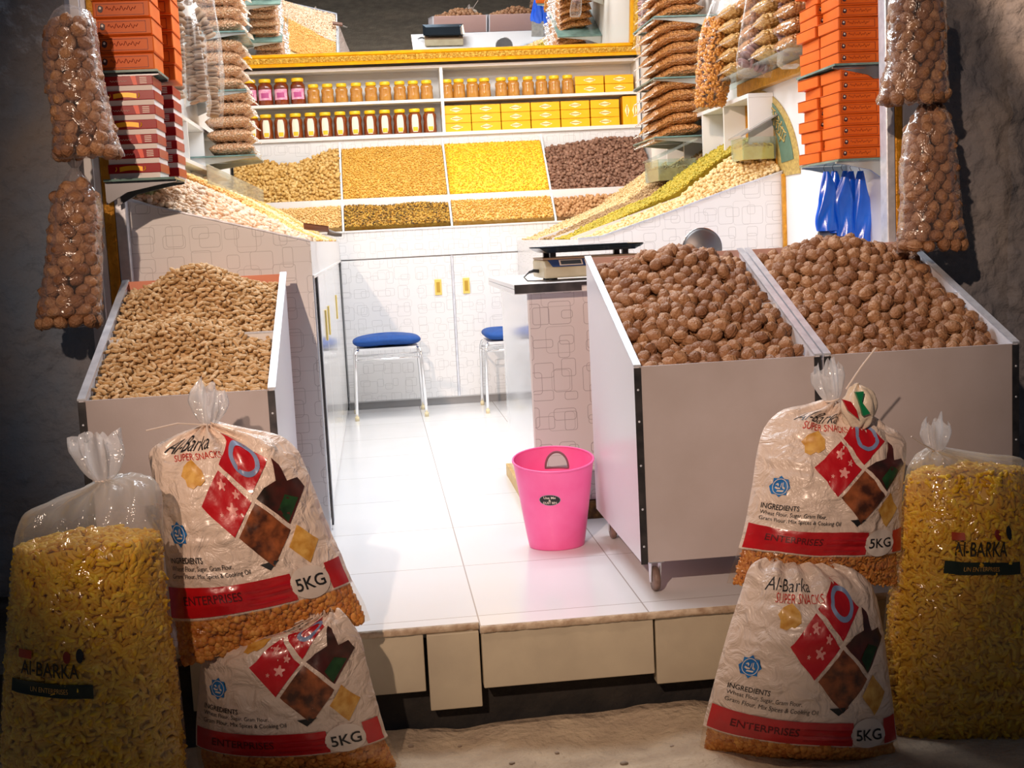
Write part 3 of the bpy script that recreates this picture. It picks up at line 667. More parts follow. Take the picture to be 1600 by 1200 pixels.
mb = MB(); p = Y(326, 664, 3.48)-S.org; q = Y(228, 673, 3.40)-S.org; mb.tube([tuple(p), tuple((p+q)/2+np.array([0, 0, .012])), tuple(q)], .0025, 6); obj('zip_tie_tail', mb, WHP, t)
# lower sack, peanut side
S = Sack([((312, 1202), (628, 1196), 3.46, 3.46, .03), ((306, 1165), (606, 1152), 3.46, 3.44, .11), ((310, 1080), (580, 1062), 3.46, 3.42, .13), ((318, 1025), (564, 1000), 3.44, 3.40, .10), ((350, 1003), (548, 970), 3.43, 3.385, .06),
          ((420, 988), (538, 958), 3.42, 3.385, .035), ((470, 970), (528, 953), 3.40, 3.39, .012)], 2.)
t = thing('snack_sack', 'printed five kilogram snack sack on the ground, half shaded under another sack', 'sack', tuple(S.org), 0, 'printed snack sacks')
S.dv, S.kv = 0.045, 0.99; obj('printed_bag', S.body(), printed_film(0.162), t, smooth=True); contents(S, 'snacks_inside', t, .01, 0.167, 900, .012, SNACK, IV1, IF1, .91); print_sack(S, t)
# upper sack, walnut side
S = Sack([((1136, 910), (1412, 913), 3.42, 3.36, .010), ((1142, 890), (1410, 896), 3.42, 3.36, .05), ((1160, 835), (1408, 840), 3.42, 3.38, .10), ((1175, 760), (1410, 765), 3.44, 3.40, .115), ((1183, 705), (1416, 712), 3.46, 3.42, .10),
          ((1196, 665), (1412, 685), 3.48, 3.44, .08), ((1222, 642), (1385, 664), 3.48, 3.46, .06), ((1262, 634), (1362, 650), 3.48, 3.46, .045), ((1290, 626), (1330, 636), 3.48, 3.46, .02)], 3.)
t = thing('snack_sack', 'upright printed five kilogram snack sack stacked against the walnut carts', 'sack', tuple(S.org), 0, 'printed snack sacks')
S.dv, S.kv = 0.085, 0.92; obj('printed_bag', S.body(), printed_film(0.194), t, smooth=True); contents(S, 'snacks_inside', t, .01, 0.199, 900, .022, SNACK, CV, CF, .91); print_sack(S, t)
make_tuft(t, S, 1300, 626, 3.47, .085, .04, 1.4, (0, -.15, 0), neck=.018)
def crump(u, v):
    th = 2*PI*u; ph = PI*(v-.5); d = 1+.16*noise.noise(Vector((math.cos(th)*2, math.sin(th)*2, v*5)))+.07*math.sin(th*7+v*6)
    return (.050*math.cos(th)*math.cos(ph)*d, .035*math.sin(th)*math.cos(ph)*d, .062*math.sin(ph)*d)
mb = MB(); mb.grid(crump, 48, 24); p = Y(1342, 636, 3.40)-S.org
o = obj('crumpled_plastic_ball', mb, pm('cream_plastic', hx('e8d6c0'), .35, coat=.4, bump=.4, bscale=30), t, smooth=True, loc=tuple(p))
for pts, m_ in (([(1317, 624), (1330, 628), (1338, 640), (1342, 655), (1326, 642)], RED), ([(1337, 613), (1350, 612), (1347, 628), (1343, 628)], pm('green_bow', hx('0e7a4a'), .4)), ([(1343, 628), (1347, 628), (1360, 646), (1349, 650)], pm('green_bow_lower', hx('0e7a4a'), .4))):
    mb = MB(); n_ = len(pts); a_ = [Y(x, y_, 3.355)-S.org for x, y_ in pts]; mb.add(a_+[q+np.array([0, .012, 0]) for q in a_], [tuple(range(n_)), tuple(range(n_, 2*n_))]+[(i, (i+1) % n_, n_+(i+1) % n_, n_+i) for i in range(n_)]); obj('printed_bow', mb, m_, t)
mb = MB(); mb.tube([tuple(Y(1322, 608, 3.42)-S.org), tuple(Y(1345, 574, 3.41)-S.org), tuple(Y(1369, 543, 3.40)-S.org)], .0028, 6); obj('zip_tie_tail', mb, WHP, t)
# lower sack, walnut side
S = Sack([((1093, 1170), (1412, 1187), 3.40, 3.22, .03), ((1098, 1135), (1402, 1155), 3.38, 3.23, .10), ((1116, 1065), (1392, 1075), 3.36, 3.25, .125), ((1138, 985), (1380, 985), 3.35, 3.27, .12), ((1158, 925), (1368, 928), 3.35, 3.29, .09),
          ((1168, 895), (1356, 903), 3.35, 3.30, .06), ((1180, 880), (1335, 888), 3.35, 3.31, .03), ((1195, 875), (1310, 882), 3.35, 3.32, .01)], 4.)
t = thing('snack_sack', 'printed five kilogram snack sack with red diamonds, lowest in front of the walnut carts', 'sack', tuple(S.org), 0, 'printed snack sacks')
S.dv, S.kv = 0, 1; obj('printed_bag', S.body(), printed_film(0.118), t, smooth=True); contents(S, 'snacks_inside', t, .01, 0.123, 900, .012, SNACK, IV1, IF1, .91); print_sack(S, t)
# clear sacks of yellow curls
def clear_marks(S, t, u, v, w_):
    s = S; gr = pm('dark_green_print', hx('13251a'), .5)
    s.decal('printed_bar', [(u, v), (u+w_, v), (u+w_, v+.038), (u, v+.038)], [(0, 1, 2, 3)], gr, t, .004)
    s.text('bar_text', 'UN ENTERPRISES', u+w_*.25, v+.012, w_*.45, .014, YELP, t, off=.0055)
    s.text('brand_text', 'Al-BARKA', u+w_*.12, v+.055, w_*.72, .04, pm('faint_dark_ink', hx('2a2008'), .5), t, off=.004, bold=.01)
    s.decal('printed_logo', *disc(u+w_*.86, v+.12, .022, .022), INK, t, .004); s.decal('printed_logo', *disc(u+w_*.70, v+.115, .022, .018), pm('dull_red_print', hx('8a2010'), .5), t, .0042)
    s.decal('printed_logo', [(u+w_*.08, v+.10), (u+w_*.26, v+.10), (u+w_*.26, v+.125), (u+w_*.08, v+.125)], [(0, 1, 2, 3)], pm('orange_red_print', hx('b84018'), .5), t, .0042)
S = Sack([((6, 1245), (286, 1245), 3.22, 3.22, .09), ((0, 1190), (292, 1195), 3.22, 3.22, .13), ((6, 1060), (280, 1065), 3.22, 3.22, .14), ((14, 950), (264, 955), 3.23, 3.23, .135), ((20, 880), (256, 870), 3.24, 3.24, .125),
          ((26, 830), (254, 800), 3.25, 3.25, .11), ((42, 798), (250, 765), 3.26, 3.26, .09), ((80, 782), (232, 742), 3.27, 3.27, .065), ((125, 768), (200, 742), 3.27, 3.27, .04), ((150, 755), (172, 750), 3.27, 3.27, .014)], 6., wr=.007, exp=.5)
t = thing('snack_sack', 'clear plastic sack of yellow snack curls beside the dark plaster wall', 'sack', tuple(S.org), 0, 'clear sacks of yellow curls')
obj('clear_bag', S.body(), CSACK, t, smooth=True, fix=False); contents(S, 'snack_curls', t, .005, .80, 3600, .033, CURL, CV, CF, .94); clear_marks(S, t, .10, .38, .48)
make_tuft(t, S, 161, 752, 3.27, .085, .075, 2.2, (0, -.05, 0), neck=.016)
S = Sack([((1380, 1150), (1650, 1150), 3.40, 3.36, .08), ((1374, 1110), (1656, 1110), 3.40, 3.36, .12), ((1384, 980), (1640, 980), 3.41, 3.37, .13), ((1398, 870), (1626, 870), 3.42, 3.38, .125), ((1410, 790), (1612, 785), 3.43, 3.39, .11),
          ((1416, 750), (1604, 735), 3.44, 3.40, .09), ((1420, 728), (1594, 716), 3.44, 3.42, .06), ((1432, 714), (1540, 712), 3.44, 3.42, .04), ((1450, 706), (1476, 704), 3.44, 3.43, .014)], 8., wr=.007, exp=.5)
t = thing('snack_sack', 'clear plastic sack of yellow snack curls leaning on the end walnut cart', 'sack', tuple(S.org), 0, 'clear sacks of yellow curls')
obj('clear_bag', S.body(), CSACK, t, smooth=True, fix=False); contents(S, 'snack_curls', t, .005, .86, 3600, .031, CURL, CV, CF, .94); clear_marks(S, t, .22, .57, .5)
make_tuft(t, S, 1463, 705, 3.44, .07, .038, 3.1, (0, 0, 0), neck=.014)
mb = MB(); mb.tube([tuple(Y(1460, 704, 3.42)-S.org), tuple(Y(1442, 694, 3.38)-S.org), tuple(Y(1424, 682, 3.36)-S.org)], .0022, 6); obj('zip_tie_tail', mb, WHP, t)

# ------------------------------------------------------------------ pink dust bin
PINK = pm('pink_plastic', hx('ff74b6'), .4, col2=hx('fa62a8'), nscale=9, coat=.1)
t = thing('dust_bin', 'pink plastic waste bin on the white floor beside the walnut cart', 'bin', (.612, 4.53, 0), .0)
H_, rb, rtp = .325, .103, .150
def inD(a, z): # D-shaped hand hole at the back
    x = (a-PI/2+.22)*.14; return abs(x) < .043 and H_-.070 < z < H_-.070+.052*math.sqrt(max(0, 1-(x/.044)**2))
mb = MB(); nA, nZ = 160, 60
for side in (0, 1):
    base = len(mb.v)
    for j in range(nZ+1):
        z = H_*j/nZ; r = rb+(rtp-rb)*(z/H_)**.9-.003*side
        for i in range(nA): a = 2*PI*i/nA; mb.v.append((r*math.cos(a), r*.88*math.sin(a), z*(1+.075*math.sin(a)*z/H_)+ (.004 if side and j == 0 else 0)))
    for j in range(nZ):
        for i in range(nA):
            if inD(2*PI*(i+.5)/nA, H_*(j+.5)/nZ): continue
            q = (base+j*nA+i, base+j*nA+(i+1) % nA, base+(j+1)*nA+(i+1) % nA, base+(j+1)*nA+i); mb.f.append(q if not side else q[::-1]); mb.m.append(0)
    mb.f.append(tuple(base+i for i in range(nA))[::1 if side else -1]); mb.m.append(0)
obj('body', mb, PINK, t, smooth=True, fix=False)
mb = MB(); mb.tube([(rtp*math.cos(2*PI*i/64), rtp*.88*math.sin(2*PI*i/64), H_*(1+.075*math.sin(2*PI*i/64))) for i in range(64)], .0042, 8, closed=True); obj('rim', mb, PINK, t, smooth=True)
pts = []
for i in range(40):
    k = i/40
    if k < .65: q = PI-PI*k/.65; x = .045*math.cos(q); z = H_-.070+.053*math.sin(q)
    else: x = .045-.09*(k-.65)/.35; z = H_-.070
    a = PI/2-.22-x/.14; r = rb+(rtp-rb)*(z/H_)**.9-.0015; pts.append((r*math.cos(a), r*.88*math.sin(a), z*(1+.075*math.sin(a)*z/H_)))
mb = MB(); mb.tube(pts, .0045, 8, closed=True); obj('handle_rim', mb, pm('grey_rubber', hx('7d5560'), .5), t, smooth=True)
def bin_surf(u, v, off):  # u,v metres from sticker centre
    a = -PI/2-.26+u/.13; z = .205+v; r = rb+(rtp-rb)*(z/H_)**.9+off; return (r*math.cos(a), r*.88*math.sin(a), z*(1+.075*math.sin(a)*z/H_))
def bin_decal(nm, v2, f, m_, off, p=None):
    V, Fc = refine(v2, f, .006); mb = MB(); mb.add([bin_surf(u, v, off) for u, v in V], Fc); return obj(nm, mb, m_, p or t, smooth=True)
st = bin_decal('sticker', *disc(0, 0, .0385, .0225), pm('sticker_grey', hx('98a0a8'), .4), .0008)
bin_decal('sticker_field', *disc(0, 0, .0365, .0205), INK, .0014, st)
for txt, u, v, w_, h_ in (('Use Me', -.021, .005, .042, .010), ('DUST BIN', -.024, -.0155, .048, .009), ('&', -.004, -.005, .008, .008)):
    tv, tf = text2d(txt, bold=.02); tv = tv/tv.max(0)*np.array([w_, h_])+np.array([u, v]); bin_decal('sticker_lettering', tv, tf, WHP, .002, st)

# ------------------------------------------------------------------ island counter with scale
t = thing('service_counter', 'white counter with patterned end panel holding the black scale', 'counter', (0, 0, 0))
mb = MB(); mb.box((.600, 4.93, .075), (2.02, 4.945, .925)); obj('end_panel', mb, LAMC, t)
mb = MB(); mb.box((.592, 4.93, .055), (.5995, 5.97, .925)); obj('side_panel', mb, pm('glossy_white_board', (.84, .84, .86), .07, coat=.6), t)
mb = MB(); mb.box((.60, 5.955, .055), (2.0, 5.97, .925)); obj('back_panel', mb, WHITE, t)
mb = MB(); mb.box((.535, 4.86, .945), (2.02, 5.98, .965)); obj('counter_top', mb, WHITE, t, bevel=.003)
mb = MB(); mb.box((.535, 4.853, .93), (.80, 4.8595, .964)); mb.box((.80, 4.853, .95), (2.02, 4.8595, .964)); obj('edge_strip', mb, DARKM, t)
mb = MB(); mb.box((.535, 4.86, .926), (2.02, 5.98, .9445)); obj('under_board', mb, WHITE, t)
mb = MB(); mb.box((.580, 4.905, 0), (2.02, 4.93, .072)); obj('carved_plinth', mb, pm('carved_dark_gold', hx('7a5a28'), .4, .4, col2=hx('3a2a18'), nscale=40, bump=1, bscale=60), t)
mb = MB(); mb.box((.574, 4.93, 0), (.5915, 5.97, .055)); obj('wooden_skirting', mb, pm('pale_wood', hx('d8b878'), .5, col2=hx('c8a060'), nscale=30), t)

t = thing('weighing_scale', 'beige price scale with black tray and blue display panel on the counter', 'scale', (.865, 5.10, .966), .03)
BEIGE = pm('beige_plastic', hx('b8ac90'), .45, col2=hx('a89a7c'), nscale=12); NAVY = pm('blue_panel', hx('33487a'), .4)
mb = MB(); mb.prism([(-.13, .012), (.15, .012), (.15, .085), (-.10, .085), (-.14, .055)], 0, -.20, .20); obj('body', mb, BEIGE, t, bevel=.008)
mb = MB(); mb.box((-.198, -.105, .0855), (.198, .15, .093)); obj('top_plate', mb, pm('tan_plate', hx('8a7058'), .4), t)
def onface(u, v, o_=.0012): # on the sloped display face
    z = .055+.030*v; y = -.14+.04*v; return (u, y-o_*.6, z+o_*.8)
mb = MB(); mb.add([onface(-.165, .06), (.19, -.1381, .0565), (.19, -.101, .0845), onface(-.18, .98)], [(0, 1, 2, 3)]); obj('display_panel', mb, NAVY, t)
for k in range(3):
    a = -.135+k*.105; mb = MB(); mb.add([onface(a, .15, .003), onface(a+.095, .15, .003), onface(a+.095, .85, .003), onface(a, .85, .003)], [(0, 1, 2, 3)]); f_ = obj('display_frame', mb, WHP, t)
    mb = MB(); mb.add([onface(a+.006, .25, .0045), onface(a+.089, .25, .0045), onface(a+.089, .75, .0045), onface(a+.006, .75, .0045)], [(0, 1, 2, 3)]); obj('display_window', mb, pm('lcd_grey', hx('4a525c'), .2), f_)
for x, y in ((-.15, -.06), (.15, -.06), (-.15, .1), (.15, .1)):
    mb = MB(); mb.box((x-.012, y-.012, .093), (x+.012, y+.012, .116)); obj('tray_post', mb, BLACK, t)
    mb = MB(); mb.lathe([(.018, 0), (.015, .0125)], (x, y, 0), 14); obj('foot', mb, BLACK, t)
mb = MB()
def tray(u, v):
    x = (u*2-1); y = (v*2-1); e = max(abs(x), abs(y)); return (x*.215, .01+y*.15, .117+.020*max(0, (e-.85)/.15))
mb.grid(tray, 24, 24); mb.grid(lambda u, v: tuple(np.array(tray(u, v))-np.array([0, 0, .004])), 24, 24); obj('weighing_tray', mb, pm('black_tray', (.03, .04, .05), .25, .6), t, fix=False)
mb = MB(); mb.tube([(-.20, 0, .04), (-.225, -.02, .043), (-.245, -.03, .038)], [.008, .007, .005], 8); mb.tube([(-.245, -.03, .038), (-.27, -.05, .02), (-.262, -.09, .006), (-.2, -.12, .004), (-.1, -.125, .004), (.1, -.13, .004)], .0028, 6); obj('power_cable', mb, BLACK, t, smooth=True)
# round steel pan and things on the counter
t = thing('steel_pan', 'round dark steel weighing pan standing on edge behind the walnuts', 'pan', (float(Y(1097, 380, 5.5)[0]), 5.5, .966), 0)
mb = MB(); mb.lathe([(0.001, .028), (.03, .026), (.055, .018), (.078, .004), (.088, 0), (.090, .003), (.080, .008), (.055, .021), (.001, .031)], n=40); mb.v = [(p[0], -p[2]+.0, .090+p[1]) for p in mb.v]; obj('dish', mb, pm('dull_steel', (.16, .15, .15), .45, .9), t, smooth=True); 
mb = MB(); mb.tube([(.0905*math.cos(2*PI*i/40), 0, .090+.0905*math.sin(2*PI*i/40)) for i in range(40)], .003, 8, closed=True); obj('rim', mb, CHROME, t, smooth=True)
t = thing('price_calculator', 'pale desk calculator lying on the counter behind the walnut heap', 'calculator', (1.15, 5.75, .9655), .1)
mb = MB(); mb.box((-.07, -.09, 0), (.07, .09, .02)); obj('body', mb, pm('pale_grey_plastic', (.7, .72, .75), .4), t, bevel=.004)
mb = MB(); mb.box((-.055, .045, .0202), (.055, .075, .022)); obj('screen', mb, pm('calculator_screen', (.25, .3, .25), .2), t)
mb = MB(); [mb.box((-.055+i*.024, -.08+j*.024, .0202), (-.038+i*.024, -.063+j*.024, .024)) for i in range(5) for j in range(5)]; obj('keypad', mb, WHITE, t)
t = thing('card_stand', 'folded metal stand with a printed card in front of blue bags', 'stand', (float(Y(1301, 350, 5.0)[0]), 5.0, .966), .15)
STEEL = pm('brushed_steel', (.45, .46, .45), .35, .9, col2=(.32, .33, .32), nscale=30)
mb = MB(); mb.prism([(-.05, 0), (-.046, 0), (0, .145), (.046, 0), (.05, 0), (.003, .152), (-.003, .152)], 0, -.065, .065); obj('folded_plate', mb, STEEL, t)
mb = MB(); mb.add([(-.05, -.0475, .012), (.05, -.0475, .012), (.05, -.012, .122), (-.05, -.012, .122)], [(0, 1, 2, 3)]); obj('printed_card', mb, pm('food_photo_card', hx('a08870'), .3, col2=hx('6a5a50'), nscale=25), t)

# ------------------------------------------------------------------ bins along the walls and the rear
YB0, ZB0, YB1, ZB1 = 8.65, 1.235, 9.25, 1.86
def piece(kind):
    if kind == 'nut': v, f = ico(1); return v*np.array([1.25, .9, .85]), f
    if kind == 'seed': v, f = ico(1); return v*np.array([1.0, .8, .7]), f
    return capsule(2.2, .42, .7, 5, 4)
def fill(name, label, cat, fn, nrm, nu, nv, size, kind, mat, jitter=.5):
    """heap surface fn(u,v) covered in small pieces"""
    tv, tf = piece(kind); T = []
    for j in range(nv):
        for i in range(nu):
            for lay in (0, 1):
                u = min(max((i+.5+random.uniform(-.5, .5))/nu, .01), .99); v = min(max((j+.5+random.uniform(-.5, .5))/nv, .01), .99)
                p = np.array(fn(u, v))+np.array(nrm)*(random.uniform(-.4, .6) if lay else random.uniform(-1.0, 0))*size*jitter*1.6; T.append((rot_lying(nrm, .5), p, size*random.uniform(.75, 1.2)))
    ev = []; ef = []
    for j in range(13):
        for i in range(13): ev.append(tuple(np.array(fn(i/12, j/12))-np.array(nrm)*size*.6))
    for j in range(12):
        for i in range(12): a = j*13+i; ef.append((a, a+1, a+14, a+13))
    rimi = [i for i in range(13)]+[j*13+12 for j in range(1, 13)]+[12*13+i for i in range(11, -1, -1)]+[j*13 for j in range(11, 0, -1)]
    k0 = len(ev); ev += [(ev[q][0], ev[q][1], ev[q][2]-.06) for q in rimi]; ef += [(rimi[q], rimi[(q+1) % 48], k0+(q+1) % 48, k0+q) for q in range(48)]
    o = obj(name, scatter_mesh(name, tv, tf, T, mat, extra=(ev, ef)), None); return tag(o, label, cat, kind='stuff')
mc = {}
def cm(nm, a, b, c=None):
    if nm not in mc: mc[nm] = pm(nm, hx(a), .6, col2=hx(b), nscale=40, rnd=('att', hx(c or a)))
    return mc[nm]
t = thing('rear_display', 'white slanted display across the rear wall with eight compartments', 'display', (0, 0, 0))
xs = [-.955, -.20, .545, 1.27, 2.02]
def zb(y): return ZB0+(y-YB0)*(ZB1-ZB0)/(YB1-YB0)
YM = 8.85
mb = MB(); mb.box((-.97, 8.66, 1.045), (2.02, 8.68, 1.234)); obj('fascia', mb, LAMY, t)
mb = MB(); mb.box((-.97, 8.655, 1.228), (2.02, 8.684, 1.240)); obj('front_ledge', mb, WHITE, t)
mb = MB(); mb.prism([(8.68, 1.14), (9.44, 1.85), (9.44, 1.05), (8.68, 1.05)], 0, -.97, 2.02); obj('bin_bed', mb, WHITE, t)
for x in xs[1:4]:
    mb = MB(); mb.prism([(8.68, 1.05), (8.68, ZB0+.02), (9.26, ZB1+.03), (9.26, 1.5)], 0, x-.007, x+.007); obj('divider', mb, WHITE, t)
mb = MB(); mb.prism([(YM-.006, 1.25), (YM+.006, 1.25), (YM+.006, zb(YM)+.018), (YM-.006, zb(YM)+.018)], 0, -.97, 2.02); obj('cross_divider', mb, WHITE, t)
mb = MB(); mb.box((-.97, 9.255, 1.60), (2.02, 9.27, 1.90)); obj('back_board', mb, LAMY, t)
mb = MB(); mb.box((-.24, 8.70, .0), (2.02, 8.72, .06)); obj('kick_board', mb, pm('grey_kick', (.35, .34, .34), .4), t)
mb = MB(); mb.box((-.24, 8.685, .05), (2.02, 8.70, 1.045)); obj('carcass_front', mb, WHITE, t)
for x0, x1, hxp in ((-.232, .522, .425), (.538, 1.25, .62), (1.26, 2.01, 1.8)):
    mb = MB(); mb.box((x0, 8.66, .06), (x1, 8.684, 1.035)); d = obj('door', mb, LAMY, t, bevel=.003)
    mb = MB(); mb.box((hxp-.024, 8.654, .77), (hxp+.024, 8.6595, .88)); h = obj('handle', mb, GOLDH, d, bevel=.003)
    mb = MB(); mb.box((hxp-.012, 8.652, .79), (hxp+.012, 8.654, .86)); obj('handle_recess', mb, pm('handle_recess', hx('b8922e'), .4), h)
mb = MB(); mb.box((.523, 8.655, .06), (.537, 8.665, 1.04)); obj('door_edge', mb, ALU, t)
def rear(k, row, hprof):
    x0, x1 = xs[k]+.01, xs[k+1]-.01
    y0, y1 = (8.69, YM-.01) if row == 0 else (YM+.01, 9.24)
    def fn(u, v):
        x = x0+(x1-x0)*u; top = hprof(u); vv = v*top if top < 1 else v; y = y0+(y1-y0)*vv
        z = zb(y)+(-.01 if row else -.015)+(.035 if row else .03)*math.sin(PI*min(1, vv*.9+.08))
        if top > 1: z += (top-1)*(y1-y0)*v*.8
        return (x, y, z)
    return fn
nr = (0, -.72, .70)
fill('roasted_chickpeas', 'roasted tan chickpeas in the upper rear compartment nearest the packed snack shelves', 'chickpeas', rear(0, 1, lambda u: .66+.34*min(1, abs((u-.5)/.42))**1.7-(.1 if u < .2 else 0)), nr, 26, 16, .015, 'nut', cm('chickpea_tan', 'd2a85c', 'e4c484', 'b88c40'))
fill('orange_lentils', 'fine orange lentils in the second upper rear compartment', 'lentils', rear(1, 1, lambda u: .97+.03*math.sin(u*3)), nr, 46, 34, .0080, 'seed', cm('lentil_orange', 'dfae48', 'e8c068', 'c8922c'))
fill('yellow_curls', 'bright yellow fried lentil snack in the third upper rear compartment', 'snack', rear(2, 1, lambda u: 1.0), nr, 40, 28, .0068, 'curl', cm('snack_yellow', 'fcc81c', 'ffdc50', 'd89c08'))
fill('brown_dates', 'dark brown almonds in the upper rear compartment near the glass boxes', 'almonds', rear(3, 1, lambda u: .90+.10*math.sin((u-.35)*4)), nr, 26, 18, .0155, 'nut', cm('almond_brown', '8c6450', 'a07c66', '6c4836'))
fill('pale_lentils', 'pale orange seeds in the lower rear compartment behind the seed scoop', 'seeds', rear(0, 0, lambda u: .95), nr, 46, 14, .0078, 'seed', cm('seed_pale', 'e8c07c', 'f0d098', 'd8aa60'))
fill('mixed_snack', 'brown and yellow mixed seeds in the lower rear compartment above the blue stool', 'seeds', rear(1, 0, lambda u: .92+.08*math.cos((u-.1)*11)), nr, 44, 15, .0082, 'seed', cm('seed_mixed', 'c89028', 'e2b850', '3e2a16'))
fill('golden_seeds', 'golden yellow seeds in the third lower rear compartment', 'seeds', rear(2, 0, lambda u: .98), nr, 40, 14, .0080, 'seed', cm('seed_golden', 'e4b050', 'f2d08a', 'c48c28'))
fill('tan_almonds', 'tan almonds in the lower rear compartment beside the green seeds', 'almonds', rear(3, 0, lambda u: .72+.28*u), nr, 22, 9, .014, 'nut', cm('almond_tan', 'c09060', 'd4aa7c', 'a87848'))

# shelf of honey
t = thing('honey_shelf', 'white two-row shelf unit under the gold framed mirror', 'shelf', (0, 0, 0))
XS0, XS1, XD = -.97, 2.022, .55
for z0, z1 in ((1.90, 1.925), (2.145, 2.165), (2.385, 2.405)):
    mb = MB(); mb.box((XS0, 9.235, z0), (XS1, 9.44, z1)); obj('shelf_board', mb, WHITE_IN, t)
for x in (XS0, XD, 1.998):
    mb = MB(); mb.box((x, 9.235, 1.925), (x+.022, 9.43, 2.145)); mb.box((x, 9.235, 2.165), (x+.022, 9.43, 2.385)); obj('upright', mb, WHITE_IN, t)
mb = MB(); mb.box((XS0, 9.43, 1.925), (XS1, 9.445, 2.385)); obj('back_board', mb, WHITE_IN, t)
def jar(kind):
    HON = {'dark': pm('dark_honey', hx('6e2a10'), .12, col2=hx('8a3a14'), nscale=10, coat=.6), 'amber': pm('amber_honey', hx('b07428'), .12, col2=hx('c89040'), nscale=8, coat=.6), 'tall': pm('brown_honey', hx('7a3410'), .12, col2=hx('94481a'), nscale=8, coat=.6)}[kind]
    LID = bpy.data.materials.get('yellow_lid') or pm('yellow_lid', hx('f2c418'), .35)
    t = thing('honey_jar', 'jar', 'jar', (0, 0, 0)); h = {'dark': .160, 'amber': .112, 'tall': .152}[kind]; r = {'dark': .053, 'amber': .046, 'tall': .049}[kind]
    mb = MB(); mb.lathe([(r*.9, 0), (r, .008), (r, h*.35), (r*.93, h*.55), (r, h*.75), (r*.95, h*.88), (r*.72, h*.97), (r*.72, h)], n=20); obj('glass_body', mb, HON, t, smooth=True)
    mb = MB(); mb.lathe([(r*.8, h), (r*.82, h+.006), (r*.82, h+.022), (r*.76, h+.026)], n=20); obj('lid', mb, LID, t, smooth=True)
    if kind != 'amber':
        hw, a0, a1, m_ = (.95, .035, .110, pm('pink_label', hx('d878a8'), .5, col2=hx('f0c0d0'), nscale=40)) if kind == 'dark' else (.50, .010, .135, pm('cream_label', hx('eee4d0'), .5))
        mb = MB(); n_ = 10; rr = r*1.025
        def lab(u, v):
            w_ = hw if kind == 'dark' else hw*(1-.35*abs(v*2-1)**3); a = -PI/2+(u*2-1)*w_; return (rr*math.cos(a), rr*math.sin(a), a0+(a1-a0)*v)
        mb.grid(lab, n_, n_); l_ = obj('label', mb, m_, t, smooth=True)
        mb = MB()
        def lab2(u, v):
            a = -PI/2+(u*2-1)*(.5 if kind == 'dark' else .34); z = (.05, .085) if kind == 'dark' else (.016, .045); return (rr*1.03*math.cos(a), rr*1.03*math.sin(a), z[0]+(z[1]-z[0])*v)
        mb.grid(lab2, 6, 3); obj('label_print', mb, pm('label_magenta', hx('b84a86'), .5) if kind == 'dark' else pm('label_yellow', hx('f0c020'), .5), l_, smooth=True)
    return t
J = {k: jar(k) for k in ('dark', 'amber', 'tall')}
first = {k: True for k in J}
def put_jar(k, x, y, z, label, group):
    if first[k]: o = J[k]; o.location = (x, y, z); first[k] = False; o['label'] = label; o['group'] = group
    else: o = dup(J[k], (x, y, z), label=label, group=group)
    o.rotation_euler = (0, 0, random.uniform(-.08, .08))
for i, px in enumerate((392, 416, 441, 467)):
    put_jar('dark', Y(px, 165, 9.28)[0], 9.285, 2.165, ('dark honey jar with pink label, %s' % ('second in its row, next to the half hidden one' if i == 1 else 'third in its row before the plain jars') if i in (1, 2) else ('dark honey jar with label half hidden by the nut packets' if i == 0 else 'dark honey jar beside the first plain amber jar')), 'dark honey jars')
NTH = ['first', 'second', 'third', 'fourth', 'fifth', 'sixth', 'seventh', 'eighth', 'ninth', 'tenth', 'eleventh', 'twelfth', 'thirteenth']*2; del NTH[9:13]
for px in (491, 513, 535, 558, 581, 603, 626, 647, 668):
    put_jar('amber', Y(px, 165, 9.28)[0], 9.285, 2.165, 'plain amber honey jar, %s from the dark jars on the upper shelf' % NTH.pop(0), 'plain amber jars beside the dark jars')
for px in (699, 718, 739, 758, 784, 803, 826, 847, 867, 888):
    put_jar('amber', Y(px, 155, 9.28)[0], 9.285, 2.165, 'plain amber honey jar, %s past the shelf upright towards the yellow cartons' % NTH.pop(0), 'plain amber jars beside the yellow cartons')
NTH = ['thirteenth', 'twelfth', 'eleventh', 'tenth', 'ninth', 'eighth', 'seventh', 'sixth', 'fifth', 'fourth', 'third', 'second', 'first']
for i in range(13):
    px = 390+i*23.3+ (1 if i else 4)
    put_jar('tall', Y(px+2, 205, 9.28)[0], 9.285, 1.925, 'tall brown honey jar with cream label, %s from the shelf upright' % NTH[i], 'tall labelled honey jars')
YB = pm('yellow_carton', hx('fdbd08'), .4, col2=hx('f8b204'), nscale=6); YBD = pm('carton_print', hx('c98a08'), .5); YBW = pm('carton_pale_mark', hx('fff0b8'), .5)
def carton(w_, h_, d_):
    t = thing('yellow_carton', 'c', 'carton'); mb = MB(); mb.box((-w_/2, 0, 0), (w_/2, d_, h_)); obj('box', mb, YB, t, bevel=.003)
    mb = MB(); mb.add([(-w_*.22, -.001, h_*.5), (0, -.001, h_*.2), (w_*.22, -.001, h_*.5), (0, -.001, h_*.8)], [(0, 1, 2, 3)]); e = obj('printed_emblem', mb, YBW, t)
    mb = MB(); mb.box((-w_*.16, -.0018, h_*.45), (w_*.16, -.0014, h_*.56)); obj('emblem_text', mb, YBD, e); mb = MB(); mb.box((-w_/2+.003, -.0006, h_*.93), (w_/2-.003, -.0001, h_*.95)); obj('lid_seam', mb, YBD, t); return t
cw = .221; c0 = carton(cw-.008, .062, .13); c0used = False
def put_carton(o0, x, z, label, group, rot=None):
    global c0used
    if not c0used: o = c0; o.location = (x, 9.26, z); o['label'] = label; o['group'] = group; c0used = True
    else: o = dup(c0, (x, 9.26, z), label=label, group=group)
    o.rotation_euler = rot or (0, 0, random.uniform(-.015, .015)); return o
